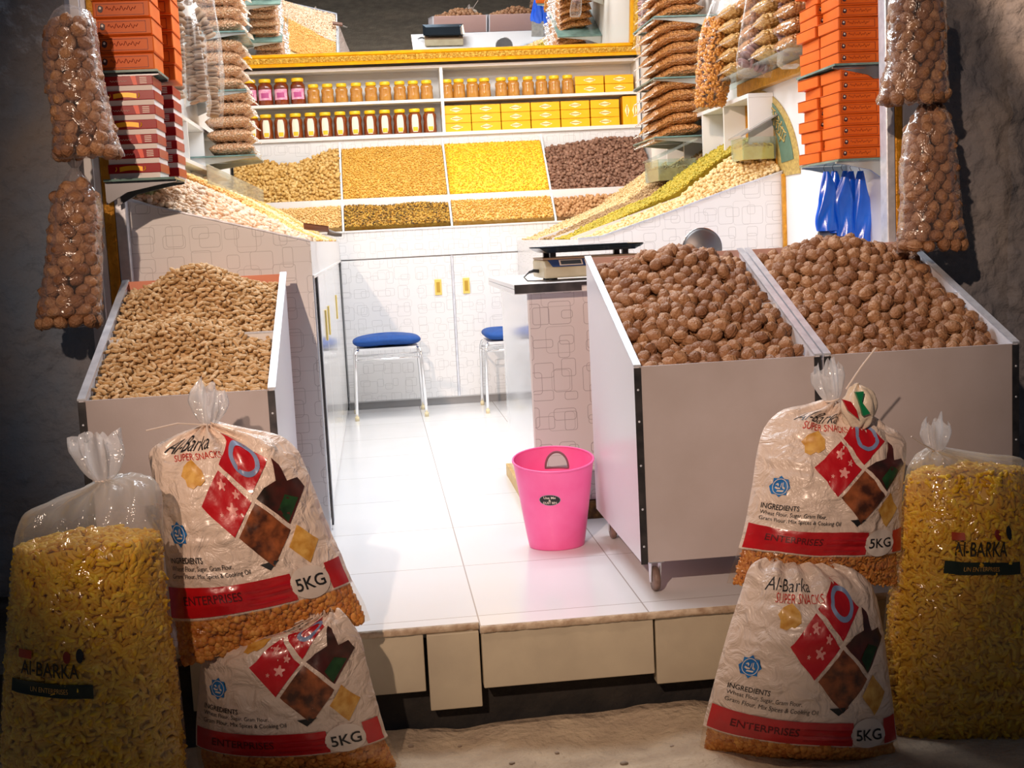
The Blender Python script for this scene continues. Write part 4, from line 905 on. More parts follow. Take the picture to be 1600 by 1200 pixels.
nm = ('bottom', 'middle', 'top')
for i in range(6):
    x = Y(690+24+i*46.5, 200, 9.26)[0]
    for j in range(3): put_carton(c0, x, 1.9255+j*.0635, 'yellow carton, %s of the %s stack of three from the honey jars' % (nm[j], ['first', 'second', 'third', 'fourth', 'fifth', 'last'][i]), '%s cartons of the stacks of three' % nm[j])
for i in range(2):
    x = Y(922+i*46.5, 150, 9.26)[0]
    for j in range(2): put_carton(c0, x, 2.1655+j*.0635, 'yellow carton, %s of two in the stack %s the amber jars' % (('lower', 'upper')[j], ('touching', 'farther from')[i]), '%s cartons of the stacks of two' % ('lower', 'upper')[j])
for i in range(2):
    o = put_carton(c0, Y(972+i*11.5, 190, 9.26)[0]+.01, 1.9255+.103, 'yellow carton standing upright on the lower shelf, %s' % ('touching the stacks of three' if i == 0 else 'against the shelf end'), 'upright yellow cartons', (0, PI/2, 0))

# tilted mirror in a carved gold frame
t = thing('wall_mirror', 'large mirror in a carved gold frame above the honey shelf', 'mirror', (0, 9.20, 2.425)); t.rotation_euler = (math.radians(15.0), 0, 0)
mb = MB(); mb.box((-.93, .005, .075), (1.95, .015, .82)); obj('mirror_glass', mb, pm('silvered_glass', (.86, .88, .87), 0.0, 1), t)
def mould(a, b, hor, side):
    """frame rail with bright beads and a carved middle"""
    mb = MB()
    if hor:
        mb.prism([(-.03, 0), (.02, 0), (.02, .085), (-.005, .085), (-.02, .07), (-.012, .06), (-.012, .025), (-.03, .018)], 0, a, b)
    else:
        mb.prism([(side, -.02), (side+.085, -.02), (side+.085, .02), (side, .02)], 2, a, b)
    return mb
obj('frame_rail', mould(-.97, 2.022, True, 0), GOLDB, t); 
mb = MB(); mb.box((-.97, -.019, .024), (2.022, -.0125, .060)); cr = obj('carved_band', mb, GOLDD, t)
mb = MB()
for i in range(72):
    x = -.95+i*.0402; mb.tube([(x+.012*math.cos(q*PI/4), -.021, .042+.012*math.sin(q*PI/4)) for q in range(8)], .0028, 5, closed=True)
obj('scrollwork', mb, GOLDD, cr, smooth=True)
for s_, x in ((0, 1.945), (1, -.97)):
    mb = MB(); mb.box((x, -.02, .085), (x+.075, .02, .88)); obj('frame_stile', mb, GOLDB, t)
    mb = MB(); mb.box((x+.02, -.026, .06), (x+.055, -.0205, .87)); obj('carved_band', mb, GOLDD, t)
mb = MB(); mb.box((-.97, -.02, .80), (2.022, .02, .88)); obj('frame_rail', mb, GOLDB, t)

# side display, peanut side
t = thing('side_display', 'patterned white sloping display unit behind the peanut cart', 'display', (0, 0, 0))
def lslope(x): return 1.172+(-.235-x)*.275
mb = MB(); mb.prism([(-.235, .0), (-.235, 1.172), (-.94, lslope(-.94)), (-.94, 0)], 1, 4.75, 4.765); obj('end_panel', mb, LAMY, t)
mb = MB(); mb.prism([(-.235, 1.172), (-.235, 1.178), (-.945, lslope(-.945)+.006), (-.945, lslope(-.945))], 1, 4.742, 4.77); obj('end_trim', mb, ALU, t)
mb = MB(); mb.box((-.245, 4.766, 1.045), (-.235, 8.655, 1.172)); obj('fascia', mb, WHITE, t)
mb = MB(); mb.box((-.262, 4.766, 0), (-.252, 8.655, 1.044)); obj('carcass_front', mb, WHITE, t)
mb = MB(); mb.prism([(-.246, 1.10), (-.995, 1.10), (-.98, 1.40), (-.246, 1.13)], 1, 4.766, 8.65); obj('bin_bed', mb, WHITE, t)
for i, (a, b, hy) in enumerate(((4.80, 5.95, 5.8), (5.97, 7.2, 6.15), (7.22, 8.5, 7.4))):
    mb = MB(); mb.box((-.2515, a, .05), (-.240, b, 1.03)); d = obj('door', mb, pm('white_sliding_door', (.82, .81, .79), .12, coat=.5), t, bevel=.002)
    mb = MB(); mb.box((-.2395, hy-.03, .72), (-.234, hy+.03, .86)); obj('handle', mb, GOLDH, d, bevel=.002)
for y, m_ in ((4.78, ALU), (5.05, DARKM), (5.12, ALU)):
    mb = MB(); mb.box((-.2395, y, .02), (-.232, y+.035, 1.035)); obj('door_track', mb, m_, t)
mb = MB(); mb.box((-.262, 4.766, 1.034), (-.228, 8.655, 1.0445)); obj('door_rail', mb, WHITE, t)
for y in (5.55, 6.35, 7.15, 7.95):
    mb = MB(); mb.prism([(-.25, 1.12), (-.25, 1.185), (-.98, lslope(-.98)+.16), (-.98, 1.12)], 1, y, y+.006); obj('divider', mb, WHITE, t)
def lbin(y0, y1, up_=.03, x1=-.975):
    def fn(u, v):
        y = y0+(y1-y0)*u; x = -.25+(x1+.25)*v; return (x, y, lslope(x)-.01+(up_*math.sin(PI*min(1, v*.8+.05))+.20*max(0, v-.12))*(min(1, u*2.2+.12)*.8 if y0 < 5 else 1.)+.01*noise.noise(Vector((x*8, y*8, 0))))
    return fn
nl = (.35, 0, .93)
fill('pistachios', 'pale shelled nuts in the side display compartment above the peanut cart', 'nuts', lbin(4.775, 5.54, .055), nl, 38, 34, .0125, 'nut', cm('pistachio_pale', 'e6c8a8', 'f2dcc4', 'd8b088'))
fill('split_peas', 'orange split peas in the second compartment of the side display', 'peas', lbin(5.56, 6.34, .05), nl, 44, 38, .009, 'seed', cm('pea_orange', 'efba68', 'f6cc84', 'e0a04c'))
fill('cream_seeds', 'cream seeds in the third compartment of the side display', 'seeds', lbin(6.36, 7.14, .05), nl, 38, 34, .009, 'seed', cm('seed_cream', 'f0d8a8', 'f8e8c4', 'e0c080'))
fill('yellow_beans', 'yellow beans in the fourth compartment of the side display', 'beans', lbin(7.16, 7.94, .05), nl, 38, 34, .009, 'seed', cm('bean_yellow', 'efb868', 'f4c884', 'dca04c'))
fill('light_beans', 'light tan beans in the compartment of the side display next to the rear bins', 'beans', lbin(7.96, 8.62, .05), nl, 32, 34, .009, 'seed', cm('bean_light', 'eecd98', 'f4dcb0', 'dcb478'))
t = thing('seed_scoop', 'brown wooden scoop lying at the low tip of the side display', 'scoop', tuple(Y(505, 370, 5.2)), 0)
mb = MB(); mb.grid(lambda u, v: (-.075+.10*v, -.032+.064*u, .02+.022*abs(u*2-1)**2+.03*(1-v)*.6), 12, 8); mb.grid(lambda u, v: (-.075+.10*v, -.032+.064*u, .016+.022*abs(u*2-1)**2+.03*(1-v)*.6), 12, 8); obj('bowl', mb, pm('brown_scoop', hx('7c5038'), .5), t, smooth=True, fix=False)
mb = MB(); mb.tube([(.02, 0, .018), (.05, 0, .008), (.075, .005, .004)], [.012, .010, .007], 8); obj('handle', mb, pm('grey_scoop_handle', hx('6e655c'), .5), t, smooth=True)

# side display, walnut side
t = thing('side_display', 'patterned white sloping display unit behind the service counter', 'display', (0, 0, 0))
RP = [(.990, 1.121), (1.107, 1.127), (1.435, 1.224), (1.784, 1.334), (2.022, 1.400)]
def rslope(x): return float(np.interp(x, [p[0] for p in RP], [p[1] for p in RP]))
mb = MB(); mb.prism([(.990, 0)]+RP+[(2.022, 0)], 1, 6.05, 6.065); obj('end_panel', mb, LAMY, t)
mb = MB(); mb.prism(RP+[(p[0], p[1]+.007) for p in RP[::-1]], 1, 6.042, 6.07); obj('end_trim', mb, ALU, t)
mb = MB(); mb.box((.990, 6.066, .0), (1.0, 8.655, 1.12)); obj('aisle_panel', mb, LAMX, t)
mb = MB(); mb.prism([(1.001, 1.05), (1.001, 1.09), (2.022, 1.36), (2.022, 1.05)], 1, 6.066, 8.65); obj('bin_bed', mb, WHITE, t)
for y in (6.38, 7.05, 7.65):
    mb = MB(); mb.prism([(1.005, 1.08), (1.005, 1.13), (2.02, 1.45), (2.02, 1.08)], 1, y, y+.006); obj('divider', mb, WHITE, t)
mb = MB(); mb.box((2.012, 6.02, .966), (2.029, 6.041, 1.39)); obj('gold_edge', mb, GOLD, t)
def rbin(y0, y1, up_=.04):
    def fn(u, v):
        y = y0+(y1-y0)*u; x = 1.01+1.01*v; return (x, y, rslope(x)-.012+(up_*math.sin(PI*min(1, v*.8+.05))+.42*max(0, v-.55))*(min(1, u*1.1+.1) if y0 < 6.3 else 1.)+.01*noise.noise(Vector((x*8, y*8, 5))))
    return fn
nrr = (-.3, 0, .95)
fill('pumpkin_seeds', 'pale flaked seeds in the near compartment above the scale', 'seeds', rbin(6.075, 6.37, .045), nrr, 16, 44, .0115, 'nut', cm('seed_flake', 'e6c890', 'f2dcae', 'd0aa68'))
fill('green_seeds', 'green-yellow seeds in the sloping side display behind the scale', 'seeds', rbin(6.40, 7.04, .075), nrr, 50, 50, .0085, 'seed', cm('seed_green', 'c0a220', 'd8bc40', '9a8c18'))
fill('brown_seeds', 'brown seeds along the far side of the walnut side display', 'seeds', rbin(7.07, 7.64, .07), nrr, 34, 36, .009, 'seed', cm('seed_brownish', 'a8865a', 'c0a070', '8a6a44'))
fill('oat_flakes', 'pale flakes in the side display compartment below the stacked brown packets', 'flakes', rbin(7.67, 8.6, .07), nrr, 36, 36, .009, 'seed', cm('flake_pale', 'dcc090', 'ecd8b0', 'c8a870'))
# glass boxes on the side displays
def glass_box(name, label, x0, x1, y0, y1, z0, z1, m_fill, dark=False):
    t = thing(name, label, 'glass box', ((x0+x1)/2, (y0+y1)/2, z0)); cx, cy = (x0+x1)/2, (y0+y1)/2
    for a, b in (((x0, y0), (x1, y0+.005)), ((x0, y1-.005), (x1, y1)), ((x0, y0+.005), (x0+.005, y1-.005)), ((x1-.005, y0+.005), (x1, y1-.005))):
        mb = MB(); mb.box((a[0]-cx, a[1]-cy, 0), (b[0]-cx, b[1]-cy, z1-z0)); obj('glass_pane', mb, GLASS, t)
    mb = MB(); mb.prism([(x0-cx-.01, z1-z0), (x1-cx+.01, z1-z0+.10), (x1-cx+.01, z1-z0+.108), (x0-cx-.01, z1-z0+.008)], 1, y0-cy-.01, y1-cy+.01); obj('lid', mb, GLASS if not dark else pm('smoked_lid', (.30, .28, .26), .2), t)
    f = fill('dried_snack', label.replace('glass box', 'snack pieces inside the glass box'), 'snack', lambda u, v: (x0+.01+(x1-x0-.02)*u, y0+.01+(y1-y0-.02)*v, z0+(z1-z0)*.62), (0, 0, 1), 14, 8, .014, 'curl', m_fill)
    mb = MB(); mb.box((x0+.008-cx, y0+.008-cy, .002), (x1-.008-cx, y1-.008-cy, (z1-z0)*.58)); obj('packed_snack', mb, m_fill, t); return t
glass_box('glass_box', 'glass box of brown snack under the stacked brown packets', 1.62, 1.84, 7.00, 7.35, 1.42, 1.54, cm('box_brown', 'a08860', 'b8a078', '7c6440'))
glass_box('glass_box', 'dark sided glass box at the near end of the walnut side display', 1.84, 2.01, 6.10, 6.30, 1.47, 1.58, cm('box_yellow', 'd8b040', 'e4c468', 'b89030'), True)
glass_box('glass_box', 'small glass box at the near end of the peanut side display under the red boxes', -.93, -.80, 4.80, 5.00, 1.39, 1.46, cm('box_green', '8c9660', 'a0a878', '707a48'))
mb = MB(); mb.prism([(5.6, 1.40), (8.4, 1.42), (8.4, 1.53), (5.6, 1.53)], 0, -.700, -.695); o = obj('glass_guard', mb, GLASS); tag(o, 'long clear glass guard standing along the seeds of the peanut side display', 'glass guard')

# ------------------------------------------------------------------ side wall fittings
def cubby(label, x0, x1, y0, y1, z0, z1, n, face):
    t = thing('wall_cubby', label, 'shelf', (x0, y0, z0))
    def B(a, b): 
        mb = MB(); mb.box((a[0]-x0, a[1]-y0, a[2]-z0), (b[0]-x0, b[1]-y0, b[2]-z0)); return mb
    obj('board', B((x0, y0, z1-.02), (x1, y1, z1)), WHITE_IN, t); obj('board', B((x0, y0, z0), (x1, y1, z0+.02)), WHITE_IN, t)
    for i in range(n+1):
        y = y0+(y1-y0-.018)*i/n; obj('upright', B((x0, y, z0+.021), (x1, y+.018, z1-.021)), WHITE_IN, t)
    return t
cubby('white cubby shelf on the wall above the pale nuts', -.983, -.90, 5.35, 8.4, 1.60, 1.83, 5, 1)
cubby('white cubby shelf on the wall above the green seeds', 1.90, 2.028, 6.18, 8.4, 1.52, 1.80, 5, -1)
mb = MB(); mb.box((1.985, 5.32, 1.832), (2.028, 6.66, 1.895)); o = obj('gold_rail', mb, GOLD, bevel=.004); tag(o, 'gold edged rail carrying the orange snack packets on the white wall', 'rail')
# painted arch on the side wall
t = thing('arch_panel', 'patterned arch with green and gold lettered band on the white side wall', 'wall panel', (2.0285, 6.62, 1.38))
def arch(ra, rb_, th0, th1, off, n=36):
    """quarter band; ra, rb_ = (radius along the wall, radius up) inner and outer"""
    mb = MB(); V = []
    for i in range(n+1):
        a = th0+(th1-th0)*i/n
        for q in (ra, rb_): V.append((-off, -q[0]*math.cos(a), q[1]*math.sin(a)))
    k = len(V); fs = [(2*i, 2*i+1, 2*i+3, 2*i+2) for i in range(n)]
    rim_ = [(2*i, 2*i+2, k+2*i+2, k+2*i) for i in range(n)]+[(2*i+1, 2*i+3, k+2*i+3, k+2*i+1) for i in range(n)]
    mb.add(V+[(0, q[1], q[2]) for q in V], fs+[tuple(i+k for i in f) for f in fs]+rim_+[(0, 1, k+1, k), (2*n, 2*n+1, k+2*n+1, k+2*n)]); return mb
ARG = pm('arch_gold', hx('a8894a'), .5, .1, col2=hx('d0b468'), nscale=70); ARE = pm('arch_green', hx('5f7a66'), .5, col2=hx('54705c'), nscale=20)
obj('gold_band', arch((.50, .385), (.82, .475), 0, PI/2, .004), ARG, t); obj('green_band', arch((.57, .405), (.75, .455), .16, PI/2-.1, .007), ARE, t); obj('gold_line', arch((.48, .372), (.50, .385), 0, PI/2, .010), GOLD, t)
for k in range(12):
    a = .42+k*.055; mb = MB(); pts = []
    for q in range(7):
        f = q/6; pts.append((-.009, -(.60+.12*f+.01*math.sin(k*2+q))*math.cos(a+.035*math.sin(q*1.4+k)), (.415+.03*f)*math.sin(a+.035*math.sin(q*1.4+k))))
    mb.tube(pts, .0035, 5); obj('gold_lettering', mb, ARG, t, smooth=True)
mb = MB(); V = [(0, 0, -.08), (0, -.56, -.08), (0, -.56, 0)]+[(0, -.48*math.cos(i*PI/40), .372*math.sin(i*PI/40)) for i in range(21)]
mb.prism([(q[1], q[2]) for q in V], 0, -.003, -.0005); obj('patterned_board', mb, LAMX, t)
mb = MB(); mb.box((-.012, -.012, -.02), (-.0005, .012, .45)); obj('gold_upright', mb, GOLD, t)

# glass shelves on brackets
def bshelf(label, x0, x1, y0, y1, z, wall=1, dark=False):
    t = thing('glass_shelf', label, 'shelf', ((x0+x1)/2, y0, z)); cx = (x0+x1)/2
    mb = MB(); mb.box((x0-cx, 0, -.008), (x1-cx, y1-y0, 0)); obj('glass_plate', mb, TEAL, t)
    xw = x1-cx if wall > 0 else x0-cx; xe = x0-cx if wall > 0 else x1-cx
    for y in (.02, y1-y0-.03):
        mb = MB(); mb.prism([(xw, -.009), (xe, -.009), (xe, -.016), (xw*.2+xe*.8, -.022), (xw*.7+xe*.3, -.045), (xw, -.085)], 1, y, y+.012); obj('bracket', mb, pm('bracket_metal', (.16, .16, .17) if dark else (.55, .58, .56), .35, .7), t)
    return t
bshelf('dark bracketed glass shelf under the red boxes', -.905, -.665, 4.45, 4.69, 1.416, -1, True)
bshelf('bracketed glass shelf between the orange and the red boxes', -.905, -.695, 4.45, 4.69, 1.780, -1, True)
bshelf('dark bracketed shelf under the upper stack of orange boxes', 1.825, 2.028, 4.80, 5.25, 1.758, 1, True)
bshelf('bracketed glass shelf above the blue bags', 1.832, 2.028, 4.80, 5.25, 1.390, 1, False)

# boxes
ORB = pm('orange_card', hx('d8601c'), .4, col2=hx('de6c26'), nscale=8, spec=.15); LINE = pm('dark_red_line', hx('7a1606'), .5); PORT = pm('dark_emblem', hx('3a1420'), .5)
def orange_box():
    t = thing('orange_box', 'b', 'box'); w_, d_, h_ = .19, .20, .062
    mb = MB(); mb.box((0, 0, 0), (w_, d_, h_*.96)); obj('box', mb, ORB, t, bevel=.004)
    mb = MB(); mb.prism([(-.004, h_*.965), (w_+.004, h_*.965), (w_+.002, h_), (-.002, h_)], 1, -.004, d_); obj('lid', mb, ORB, t, bevel=.002)
    mb = MB()
    for a, b in (((.012, .008), (w_-.02, .0095)), ((.012, h_-.0145), (w_-.02, h_-.013)), ((.012, .008), (.0135, h_-.013)), ((w_-.0215, .008), (w_-.02, h_-.013))): mb.box((a[0], -.0012, a[1]), (b[0], -.0002, b[1]))
    obj('printed_border', mb, LINE, t)
    mb = MB(); mb.add([(.026+.009*math.cos(i*PI/6)*(1+.2*math.sin(i*2)), -.0012, .031+.013*math.sin(i*PI/6)) for i in range(12)], [tuple(range(12))]); e = obj('printed_emblem', mb, PORT, t)
    mb = MB(); mb.add([(.026+.004*math.cos(i*PI/4), -.0018, .034+.005*math.sin(i*PI/4)) for i in range(8)], [tuple(range(8))]); obj('emblem_face', mb, WHP, e)
    mb = MB(); pts = [(.045+.1*q/40, -.0014, .031+.006*math.sin(q*1.3)+.004*math.sin(q*.7)) for q in range(41)]; mb.tube(pts, .0008, 4); obj('printed_script', mb, LINE, t)
    return t
OB = orange_box(); ob_used = [False]
def put_box(x, y, z, rz, label, group, tilt=0):
    if not ob_used[0]: o = OB; ob_used[0] = True; o['label'] = label; o['group'] = group; o.location = (x, y, z)
    else: o = dup(OB, (x, y, z), label=label, group=group)
    o.rotation_euler = (0, tilt, rz); return o
ordn = ['lowest', 'second', 'third', 'fourth', 'fifth', 'sixth', 'seventh', 'topmost']
for i in range(6):
    put_box(-.895+random.uniform(0, .005), 4.46, 1.781+i*.0583, random.uniform(-.02, .02), 'orange printed box above the red boxes, %s of the front stack' % ordn[min(i, 4) if i < 5 else 7], 'orange boxes above the red boxes').scale = (1, 1, .92)
    put_box(-.870+random.uniform(0, .004), 4.755, 1.781+i*.0583, random.uniform(-.01, .02), 'orange box behind the stack above the red boxes, %s from below' % ordn[i], 'orange boxes behind the peanut side stack').scale = (1, .95, .92)
for i in range(8):
    rz = random.uniform(-.04, .04)
    put_box(1.850+random.uniform(-.006, .004), 4.82, 1.391+i*.0437, rz, 'flat orange box over the blue bags, %s of eight' % ordn[i], 'orange boxes above the blue bags').scale = (.90, .98, .70)
    put_box(1.842+random.uniform(-.012, .008), 5.03, 1.391+i*.0437, random.uniform(-.1, .1), 'orange box in the rear row above the blue bags, %s from below' % ordn[i], 'rear orange boxes above the blue bags').scale = (.90, .98, .70)
for i in range(8):
    put_box(1.850+random.uniform(-.008, .004), 4.82, 1.759+i*.0445, random.uniform(-.05, .05), 'orange box on the upper shelf by the hanging walnuts, %s of its stack' % ordn[i], 'orange boxes on the upper shelf').scale = (.90, .98, .71)
    put_box(1.840+random.uniform(-.010, .008), 5.03, 1.759+i*.0445, random.uniform(-.1, .1), 'orange box in the rear row of the upper shelf, %s from below' % ordn[i], 'rear orange boxes of the upper shelf').scale = (.90, .98, .71)
REDB = pm('glossy_red_card', hx('9a0c14'), .3, spec=.25); WHB = pm('white_card_tray', hx('e0d8d4'), .5)
def red_box(kind):
    t = thing('sweet_box', 'r', 'box'); w_, d_, h_ = .205, .19, .056
    mb = MB(); mb.box((.004, .004, 0), (w_-.004, d_-.004, .020)); obj('tray', mb, WHB, t)
    mb = MB(); mb.box((0, 0, .020), (w_, d_, h_)); obj('lid', mb, REDB, t, bevel=.002)
    if kind == 0:
        mb = MB(); mb.grid(lambda u, v: (.045+.09*u, -.001, .026+.018*v+.005*math.sin(PI*u)), 12, 2); e = obj('gold_ribbon', mb, GOLDB, t)
        for a in (.028, .140):
            mb = MB(); mb.tube([(a, -.0012, .028), (a+.006, -.0012, .036), (a+.004, -.0012, .045)], .0022, 5); obj('ribbon_scroll', mb, GOLDB, e)
    else:
        mb = MB(); mb.add([(.130, -.001, .021), (.145, -.001, .021), (.140, -.001, .055), (.120, -.001, .055)], [(0, 1, 2, 3)]); obj('orange_flash', mb, pm('orange_flash', hx('e84818'), .4), t)
        mb = MB(); [mb.box((.155, -.0012, .026+k*.007), (.182, -.0006, .029+k*.007)) for k in range(4)]; obj('printed_text', mb, WHP, t)
        mb = MB(); pts = [(.04+.065*q/24, -.001, .036+.0035*math.sin(q*1.7)) for q in range(25)]; mb.tube(pts, .0008, 4); obj('printed_script', mb, WHP, t)
    return t
RB = [red_box(0), red_box(1)]; ru = [False, False]
for i in range(7):
    k = 0 if i in (0, 3, 5) else 1
    if i == 6: k = 1
    z = 1.417+i*.0492; lab = 'red and white sweet box under the orange boxes, %s of seven' % (ordn[i] if i < 6 else 'topmost')
    if not ru[k]: o = RB[k]; ru[k] = True; o.location = (-.888, 4.46, z)
    else: o = dup(RB[k], (-.888+random.uniform(-.005, .005), 4.46, z))
    o.scale = (.86, 1, .87); o['label'] = lab; o['group'] = 'red and white sweet boxes'
    o = dup(RB[k], (-.870, 4.755, z), label='red and white sweet box in the rear stack, %s from below' % ordn[i], group='rear red and white sweet boxes', scale=(.86, 1, .87))

# nut packets stacked on glass shelves
CRIMP = film('crimped_film', milk=.22, gloss=.05, milkcol=(.62, .48, .36))
def packet_mesh(col_mat, end_mat, L_=.30, W_=.20, H_=.068, tail=.05, seed=0, droop=0.):
    t = thing('nut_packet', 'p', 'packet')
    def top(sgn):
        def f(u, v):
            x = (u-.5)*L_; y = (v-.5)*W_; e = (max(0, 1-abs(2*u-1)**3.2)**.6)*(max(0, 1-abs(2*v-1)**2.6)**.6)
            n = noise.cell(Vector((x*70, y*70, seed)))*.004+noise.noise(Vector((x*60, y*60, seed)))*.004
            return (x, y, H_/2+sgn*e*(H_/2)+ n*e*sgn-droop*max(0, -x-.02)**1.3*2.2)
        return f
    mb = MB(); mb.grid(top(1), 40, 26); mb.grid(top(-1), 40, 26); obj('filled_film', mb, col_mat, t, smooth=True)
    mb = MB(); mb.grid(lambda u, v: (-L_/2-tail*u+.012, (v-.5)*W_*(.95+.1*math.sin(v*9+u*3)), H_/2-.02*u-droop*(L_/2-.02)**1.3*2.2+.004*math.sin(v*30)), 6, 24); obj('crimped_end', mb, CRIMP, t, smooth=True, fix=False)
    return t
PK0 = None
PK1 = pm('orange_nut_packet', hx('c07838'), .25, col2=hx('dc9c5c'), nscale=70, bump=1, bscale=75, vor=True, coat=.7)
PK2 = pm('pale_nut_packet', hx('e0a070'), .25, col2=hx('f0c8a0'), nscale=70, bump=1, bscale=85, vor=True, coat=.7)
PK3 = pm('golden_nut_packet', hx('cf9a50'), .25, col2=hx('e0b878'), nscale=60, bump=1, bscale=60, vor=True, coat=.7)
PA = packet_mesh(PK1, None, seed=1, droop=.28); PB = packet_mesh(PK2, None, L_=.25, seed=3, tail=.035); PC = packet_mesh(PK3, None, L_=.2, seed=5, tail=.03)
used = set()
def put_packet(P_, loc, rz, label, group, sc=(1, 1, 1), tilt=0):
    if P_.name not in used: used.add(P_.name); o = P_; o.location = loc; o['label'] = label; o['group'] = group
    else: o = dup(P_, loc, label=label, group=group)
    o.rotation_euler = (0, tilt, rz); o.scale = sc; return o
def zat(px, py, y): return Y(px, py, y)[2]
# peanut side column at y 7.3 on three shelves
for si, (pyb, n, nm_) in enumerate(((243, 5, 'lowest'), (141, 4, 'second'), (50, 4, 'third'))):
    z = zat(368, pyb, 7.2); x1 = Y(400 if si == 0 else 388-si*2, pyb, 7.2)[0]
    bshelf('glass shelf under pale nut packets, %s of the peanut side column' % nm_, -.984, x1, 7.15, 7.7, z, -1)
    for j in range(n):
        for r_ in range(2):
            put_packet(PB, (x1-.14+random.uniform(-.008, .008), 7.27+r_*.24, z+.001+j*(.070 if si else .074)), PI+random.uniform(-.05, .05),
                       ('pale nut packet, %s of the stack on the %s glass shelf' % (ordn[j] if j < n-1 else 'topmost', nm_)) if r_ == 0 else 'pale nut packet behind the front row on the %s shelf, %s layer' % (nm_, ordn[j]),
                       'pale nut packets on the %s shelf' % nm_, (1, 1, 1.12))
# walnut side column
for si, (pyb, n, nm_) in enumerate(((213, 5, 'lowest'), (121, 5, 'second'), (26, 3, 'third'))):
    z = zat(1060, pyb, 7.2); x0 = Y(1014, pyb, 7.2)[0]
    bshelf('glass shelf under brown nut packets, %s of the walnut side column' % nm_, x0+.02, 2.028, 7.15, 7.75, z, 1)
    for j in range(n):
        for r_ in range(2):
            put_packet(PA, (x0+.18+random.uniform(-.01, .01), 7.27+r_*.24, z+.001+j*.066), random.uniform(-.05, .05),
                       ('brown nut packet with drooping clear end, %s on the %s shelf' % (ordn[j] if j < n-1 else 'topmost', nm_)) if r_ == 0 else 'brown nut packet behind the front row, %s shelf, %s layer' % (nm_, ordn[j]),
                       'brown nut packets on the %s shelf' % nm_, (1, 1, 1.06), -.06)
# packets on the gold rail shelf
mb = MB(); mb.box((1.83, 5.36, 1.896), (2.028, 6.9, 1.902)); o = obj('packet_shelf', mb, GLASS); tag(o, 'thin glass shelf carrying orange packets above the gold rail', 'shelf')
PD = packet_mesh(PK1, None, L_=.17, seed=9, tail=.02)
for c_, y in enumerate((5.48, 5.76, 6.04, 6.32, 6.60)):
    for j in range(5):
        put_packet(PC if c_ % 2 else PD, (1.925+random.uniform(-.008, .008), y, 1.903+j*.071), random.uniform(-.1, .1), 'orange nut packet above gold rail, %s layer, %s pile from the orange boxes' % (ordn[j] if j < 4 else 'topmost', ['first', 'second', 'third', 'fourth', 'last'][c_]), 'nut packets above the gold rail', (1, 1.25, 1.05))

# hanging bags of figs and crackers
FIG = pm('dried_fig', hx('94765a'), .7, col2=hx('ae9070'), nscale=30, rnd=('att', hx('7a5c44'))); FIGP = pm('purple_dried_fig', hx('8a6460'), .6, col2=hx('a88480'), nscale=30, rnd=('att', hx('6c4a48')))
def fig_disc():
    v, f = ico(2); return v*np.array([1, 1, .38]), f
FDV, FDF = fig_disc()
def hang_snack(label, pxs, y, strings, mat, kind='fig', seed=0.):
    """pxs: (L,R,py) rows from the top; strings: pixel paths of threaded figs"""
    R_ = [((Y(l, p, y)+Y(r, p, y))/2, (Y(r, p, y)-Y(l, p, y))[0]/2) for l, r, p in pxs]; top = R_[0][0]; n = len(R_)
    t = thing('hanging_snack_bag', label, 'hanging bag', tuple(top), 0, 'clear snack bags hanging along the side walls')
    def S(u, v):
        q = v*(n-1); i = min(int(q), n-2); f = q-i; c = R_[i][0]*(1-f)+R_[i+1][0]*f; hw = R_[i][1]*(1-f)+R_[i+1][1]*f; th = 2*PI*u
        wv = 1+.10*math.sin(th*6+v*5+seed)*(1-v*.6)+.05*noise.noise(Vector((u*8, v*8, seed))); e = min(1, (1-v)*5+.1)
        return (c[0]-top[0]+hw*math.cos(th)*wv, c[1]-top[1]+.055*math.sin(th)*wv*e, c[2]-top[2])
    mb = MB(); mb.grid(S, 48, 40); obj('clear_bag', mb, CLEAR if kind == 'chips' else film('fig_film_'+str(int(seed)), milk=.04, gloss=.02, rough=.25, bump=.5, bscale=14), t, smooth=True, fix=False)
    T = []
    if kind == 'fig':
        for path in strings:
            P_ = [Y(a, b, y)-top for a, b in path]
            seg = [np.linalg.norm(P_[i+1]-P_[i]) for i in range(len(P_)-1)]; tot = sum(seg); m_ = int(tot/.016)
            for k in range(m_):
                d = tot*k/m_; i = 0
                while d > seg[i] and i < len(seg)-1: d -= seg[i]; i += 1
                dr = (P_[i+1]-P_[i])/seg[i]; p = P_[i]+dr*d; z = dr+RNG.normal(size=3)*.15; z /= np.linalg.norm(z); a = np.cross(z, [0, 1, 0]); a /= np.linalg.norm(a); b = np.cross(z, a)
                T.append((np.stack([a, b, z], 1), p+RNG.normal(size=3)*.003, .033*RNG.uniform(.85, 1.12)))
        me = scatter_mesh('fig_string', FDV, FDF, T, mat); obj('fig_string', me, None, t, kind='stuff')
    else:
        tv, tf = ico(1)
        for k in range(1500):
            v = RNG.uniform(.22, .97); u = RNG.random(); p = np.array(S(u, v)); c = np.array(S(0, v))*.5+np.array(S(.5, v))*.5; T.append((rand_rot(), c+(p-c)*.9, .013*RNG.uniform(.7, 1.3)))
        me = scatter_mesh('crackers', tv*np.array([1.2, 1, .4]), tf, T, mat); obj('crackers', me, None, t, kind='stuff')
    return t
CRK = pm('orange_cracker', hx('c8842c'), .5, col2=hx('e0a04a'), nscale=30, rnd=('att', hx('b06c20')), coat=.3)
hang_snack('clear bag of threaded figs hanging next to the orange boxes', [(248, 268, -20), (250, 285, 40), (252, 290, 90), (250, 292, 140), (254, 290, 172)], 5.7, [[(262, -10), (264, 60), (262, 150)], [(276, 0), (280, 80), (276, 155)]], FIG, seed=1)
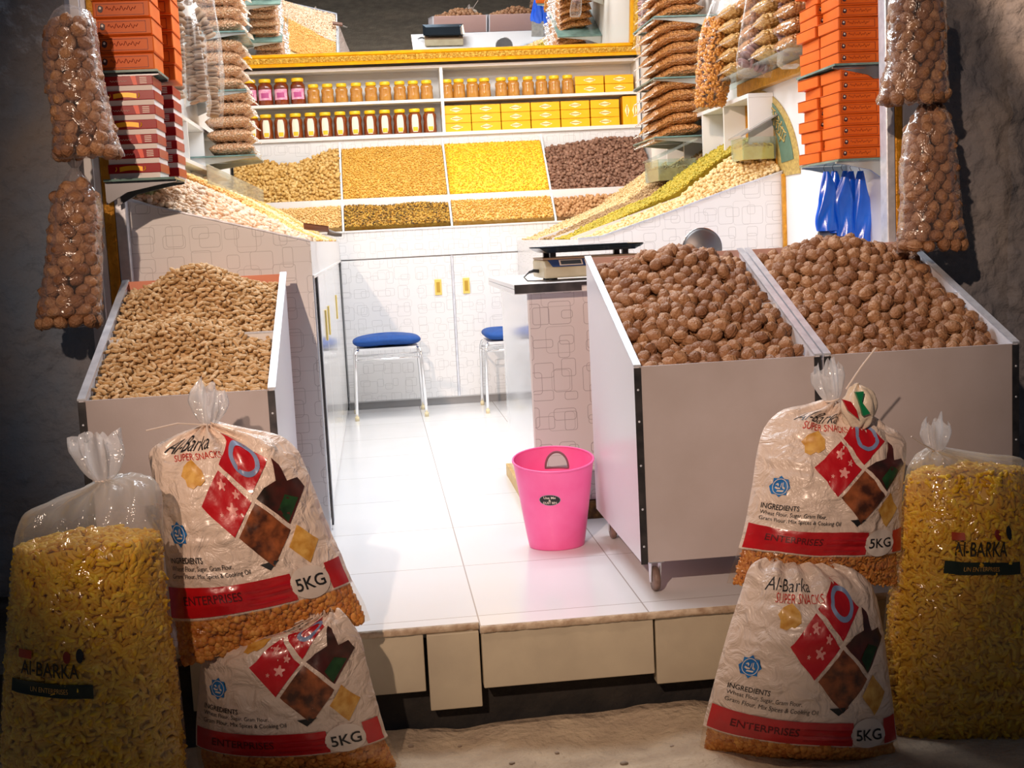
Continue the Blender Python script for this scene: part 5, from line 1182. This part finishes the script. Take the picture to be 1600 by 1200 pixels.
hang_snack('clear bag of brown figs hanging lowest on the peanut side wall', [(282, 300, 0), (284, 312, 50), (286, 322, 110), (288, 330, 160), (290, 326, 190)], 6.0, [[(292, 30), (298, 100), (306, 165)], [(304, 40), (312, 110), (318, 160)]], FIG, seed=2)
hang_snack('large clear fig bag hanging beside the pale nut packets', [(280, 330, -20), (284, 338, 20), (302, 342, 45), (315, 345, 62), (318, 350, 120), (326, 348, 198)], 6.4, [[(292, -10), (302, 10)], [(306, 20), (318, 35), (330, 60)], [(330, 100), (334, 185)]], FIG, seed=3)
hang_snack('clear bag of orange crackers hanging in front of the brown nut packets', [(1118, 1140, -10), (1104, 1146, 25), (1092, 1146, 60), (1090, 1144, 100), (1088, 1138, 140), (1088, 1130, 170)], 6.5, [], CRK, 'chips', seed=4)
hang_snack('pale clear bag of curled figs hanging over the gold rail', [(1168, 1188, -20), (1162, 1204, 20), (1156, 1206, 60), (1152, 1208, 95), (1154, 1204, 122)], 5.9, [[(1196, 0), (1198, 50)], [(1190, 60), (1172, 80), (1160, 108)], [(1176, 100), (1200, 108)]], FIGP, seed=5)
hang_snack('clear bag of purple fig string hanging nearest the orange boxes', [(1226, 1250, -20), (1222, 1256, 20), (1218, 1258, 60), (1216, 1252, 100), (1222, 1244, 108)], 5.6, [[(1228, 0), (1226, 50), (1224, 90)], [(1244, 0), (1244, 50), (1246, 90)]], FIGP, seed=6)
hang_snack('narrow fig bag hanging between the gold mirror frame and brown packets', [(1000, 1012, -20), (998, 1016, 30), (994, 1018, 75), (996, 1016, 88)], 7.9, [[(1004, 0), (1006, 60)]], FIGP, seed=7)

# blue carrier bags on hooks
BLUE = pm('blue_plastic_bag', hx('1670f4'), .25, col2=hx('0a58dc'), nscale=6, coat=.4)
for i in range(5):
    px = 1291+i*13.8; p = Y(px, 268+ (0 if i < 1 else -1), 4.98)
    t = thing('carrier_bag', 'blue plastic carrier bag hanging under the orange boxes, %s from the metal upright' % ['fifth', 'fourth', 'third', 'second', 'first'][i], 'bag', tuple(p), 0, 'blue carrier bags on hooks')
    hgt = .24+.012*i
    def bag(u, v, i=i, hgt=hgt):
        w_ = .011+.030*min(1, v*2.2)**.9*(1 if v < .9 else 1); th = 2*PI*u
        return (w_*math.cos(th)*(1+.12*math.sin(v*9+i*2))+.006*math.sin(v*6+i), (.006+.014*v)*math.sin(th)*(1+.3*math.sin(th*4+v*8))+.02*((i*3) % 2), -hgt*v)
    mb = MB(); mb.grid(bag, 28, 24); obj('bag_body', mb, BLUE, t, smooth=True, fix=False)
    mb = MB(); mb.tube([(-.006, 0, .0), (-.012, 0, .014), (-.006, 0, .026), (.004, 0, .026)], .0013, 6); obj('hook', mb, DARKM, t, smooth=True)

# ------------------------------------------------------------------ stools
def stool(loc, rz, label):
    t = thing('stool', label, 'stool', loc, rz, 'blue stools'); zs = .46; BL = pm('blue_upholstery', hx('0b4c9c'), .7, col2=hx('0a428a'), nscale=60, bump=.1, bscale=300)
    def cush(u, v):
        a = 2*PI*u; ph = PI*(v-.5); c = abs(math.cos(a))**.45*math.copysign(1, math.cos(a)); s = abs(math.sin(a))**.45*math.copysign(1, math.sin(a))
        q = max(0, math.cos(ph))**.5; return (.225*c*q, .17*s*q, zs+.045+.038*math.sin(ph)+.01*(1-c*c))
    mb = MB(); mb.grid(cush, 64, 24); obj('seat', mb, BL, t, smooth=True)
    mb = MB(); mb.box((-.20, -.15, zs-.008), (.20, .15, zs+.008)); obj('seat_plate', mb, WHITE, t)
    for sx in (-1, 1):
        for sy in (-1, 1):
            x, y = sx*.215, sy*.17; mb = MB(); mb.tube([(x*1.06, y*1.05, .012), (x*1.0, y, zs-.05), (x*.98, y*.95, zs-.015), (x*.88, y*.85, zs)], .0105, 10); obj('leg', mb, CHROME, t, smooth=True)
            mb = MB(); mb.lathe([(.0135, 0), (.0145, .02), (.0125, .028)], (x*1.06, y*1.05, 0), 12); obj('rubber_foot', mb, pm('cream_rubber', hx('e8d8b0'), .6), t, smooth=True)
    for sy in (-1, 1):
        mb = MB(); mb.tube([(-.213, sy*.168, zs-.065), (.213, sy*.168, zs-.065)], .007, 8); obj('rail', mb, CHROME, t, smooth=True)
    for sx in (-1, 1):
        mb = MB(); mb.tube([(sx*.213, -.165, zs-.05), (sx*.213, .165, zs-.05)], .007, 8); obj('rail', mb, CHROME, t, smooth=True)
    return t
stool((.045, 8.33, 0), .03, 'blue cushioned chrome stool standing before the rear cabinet doors')
stool((.845, 8.33, 0), PI/2, 'blue chrome stool mostly hidden behind the service counter').scale = (.93, .93, 1)

# ------------------------------------------------------------------ loose stones on the ground
STONE = pm('pebble_grey', hx('b0a090'), .9, col2=hx('8a7868'), nscale=30)
for k, (px, py, sz, lab) in enumerate(((642, 1165, .012, 'small brown stone on the dust near the sack corner'), (870, 1172, .010, 'small pale pebble on the dusty ground below the step'), (975, 1188, .016, 'flat grey stone in the dust nearest the walnut side sack'),
        (718, 1160, .009, 'tiny dark pebble below the narrow step tile'), (1050, 1160, .009, 'tiny pebble beside the foot of the walnut side sack'), (800, 1192, .011, 'pale pebble at the middle of the dusty ground'))):
    p = survey(px, py, 2, -.335); v, f = ico(2); sz *= .6; v = np.array([q*(1+.25*noise.noise(Vector(q)*1.5+Vector((k*3., 0, 0)))) for q in v])*np.array([1.3, 1, .6])*sz
    me = tmpl_mesh('pebble', v, f, STONE); o = bpy.data.objects.new('pebble', me); COL.objects.link(o); o.location = (p[0], p[1], ground_z(p[0], p[1])+sz*.3); tag(o, lab, 'stone')
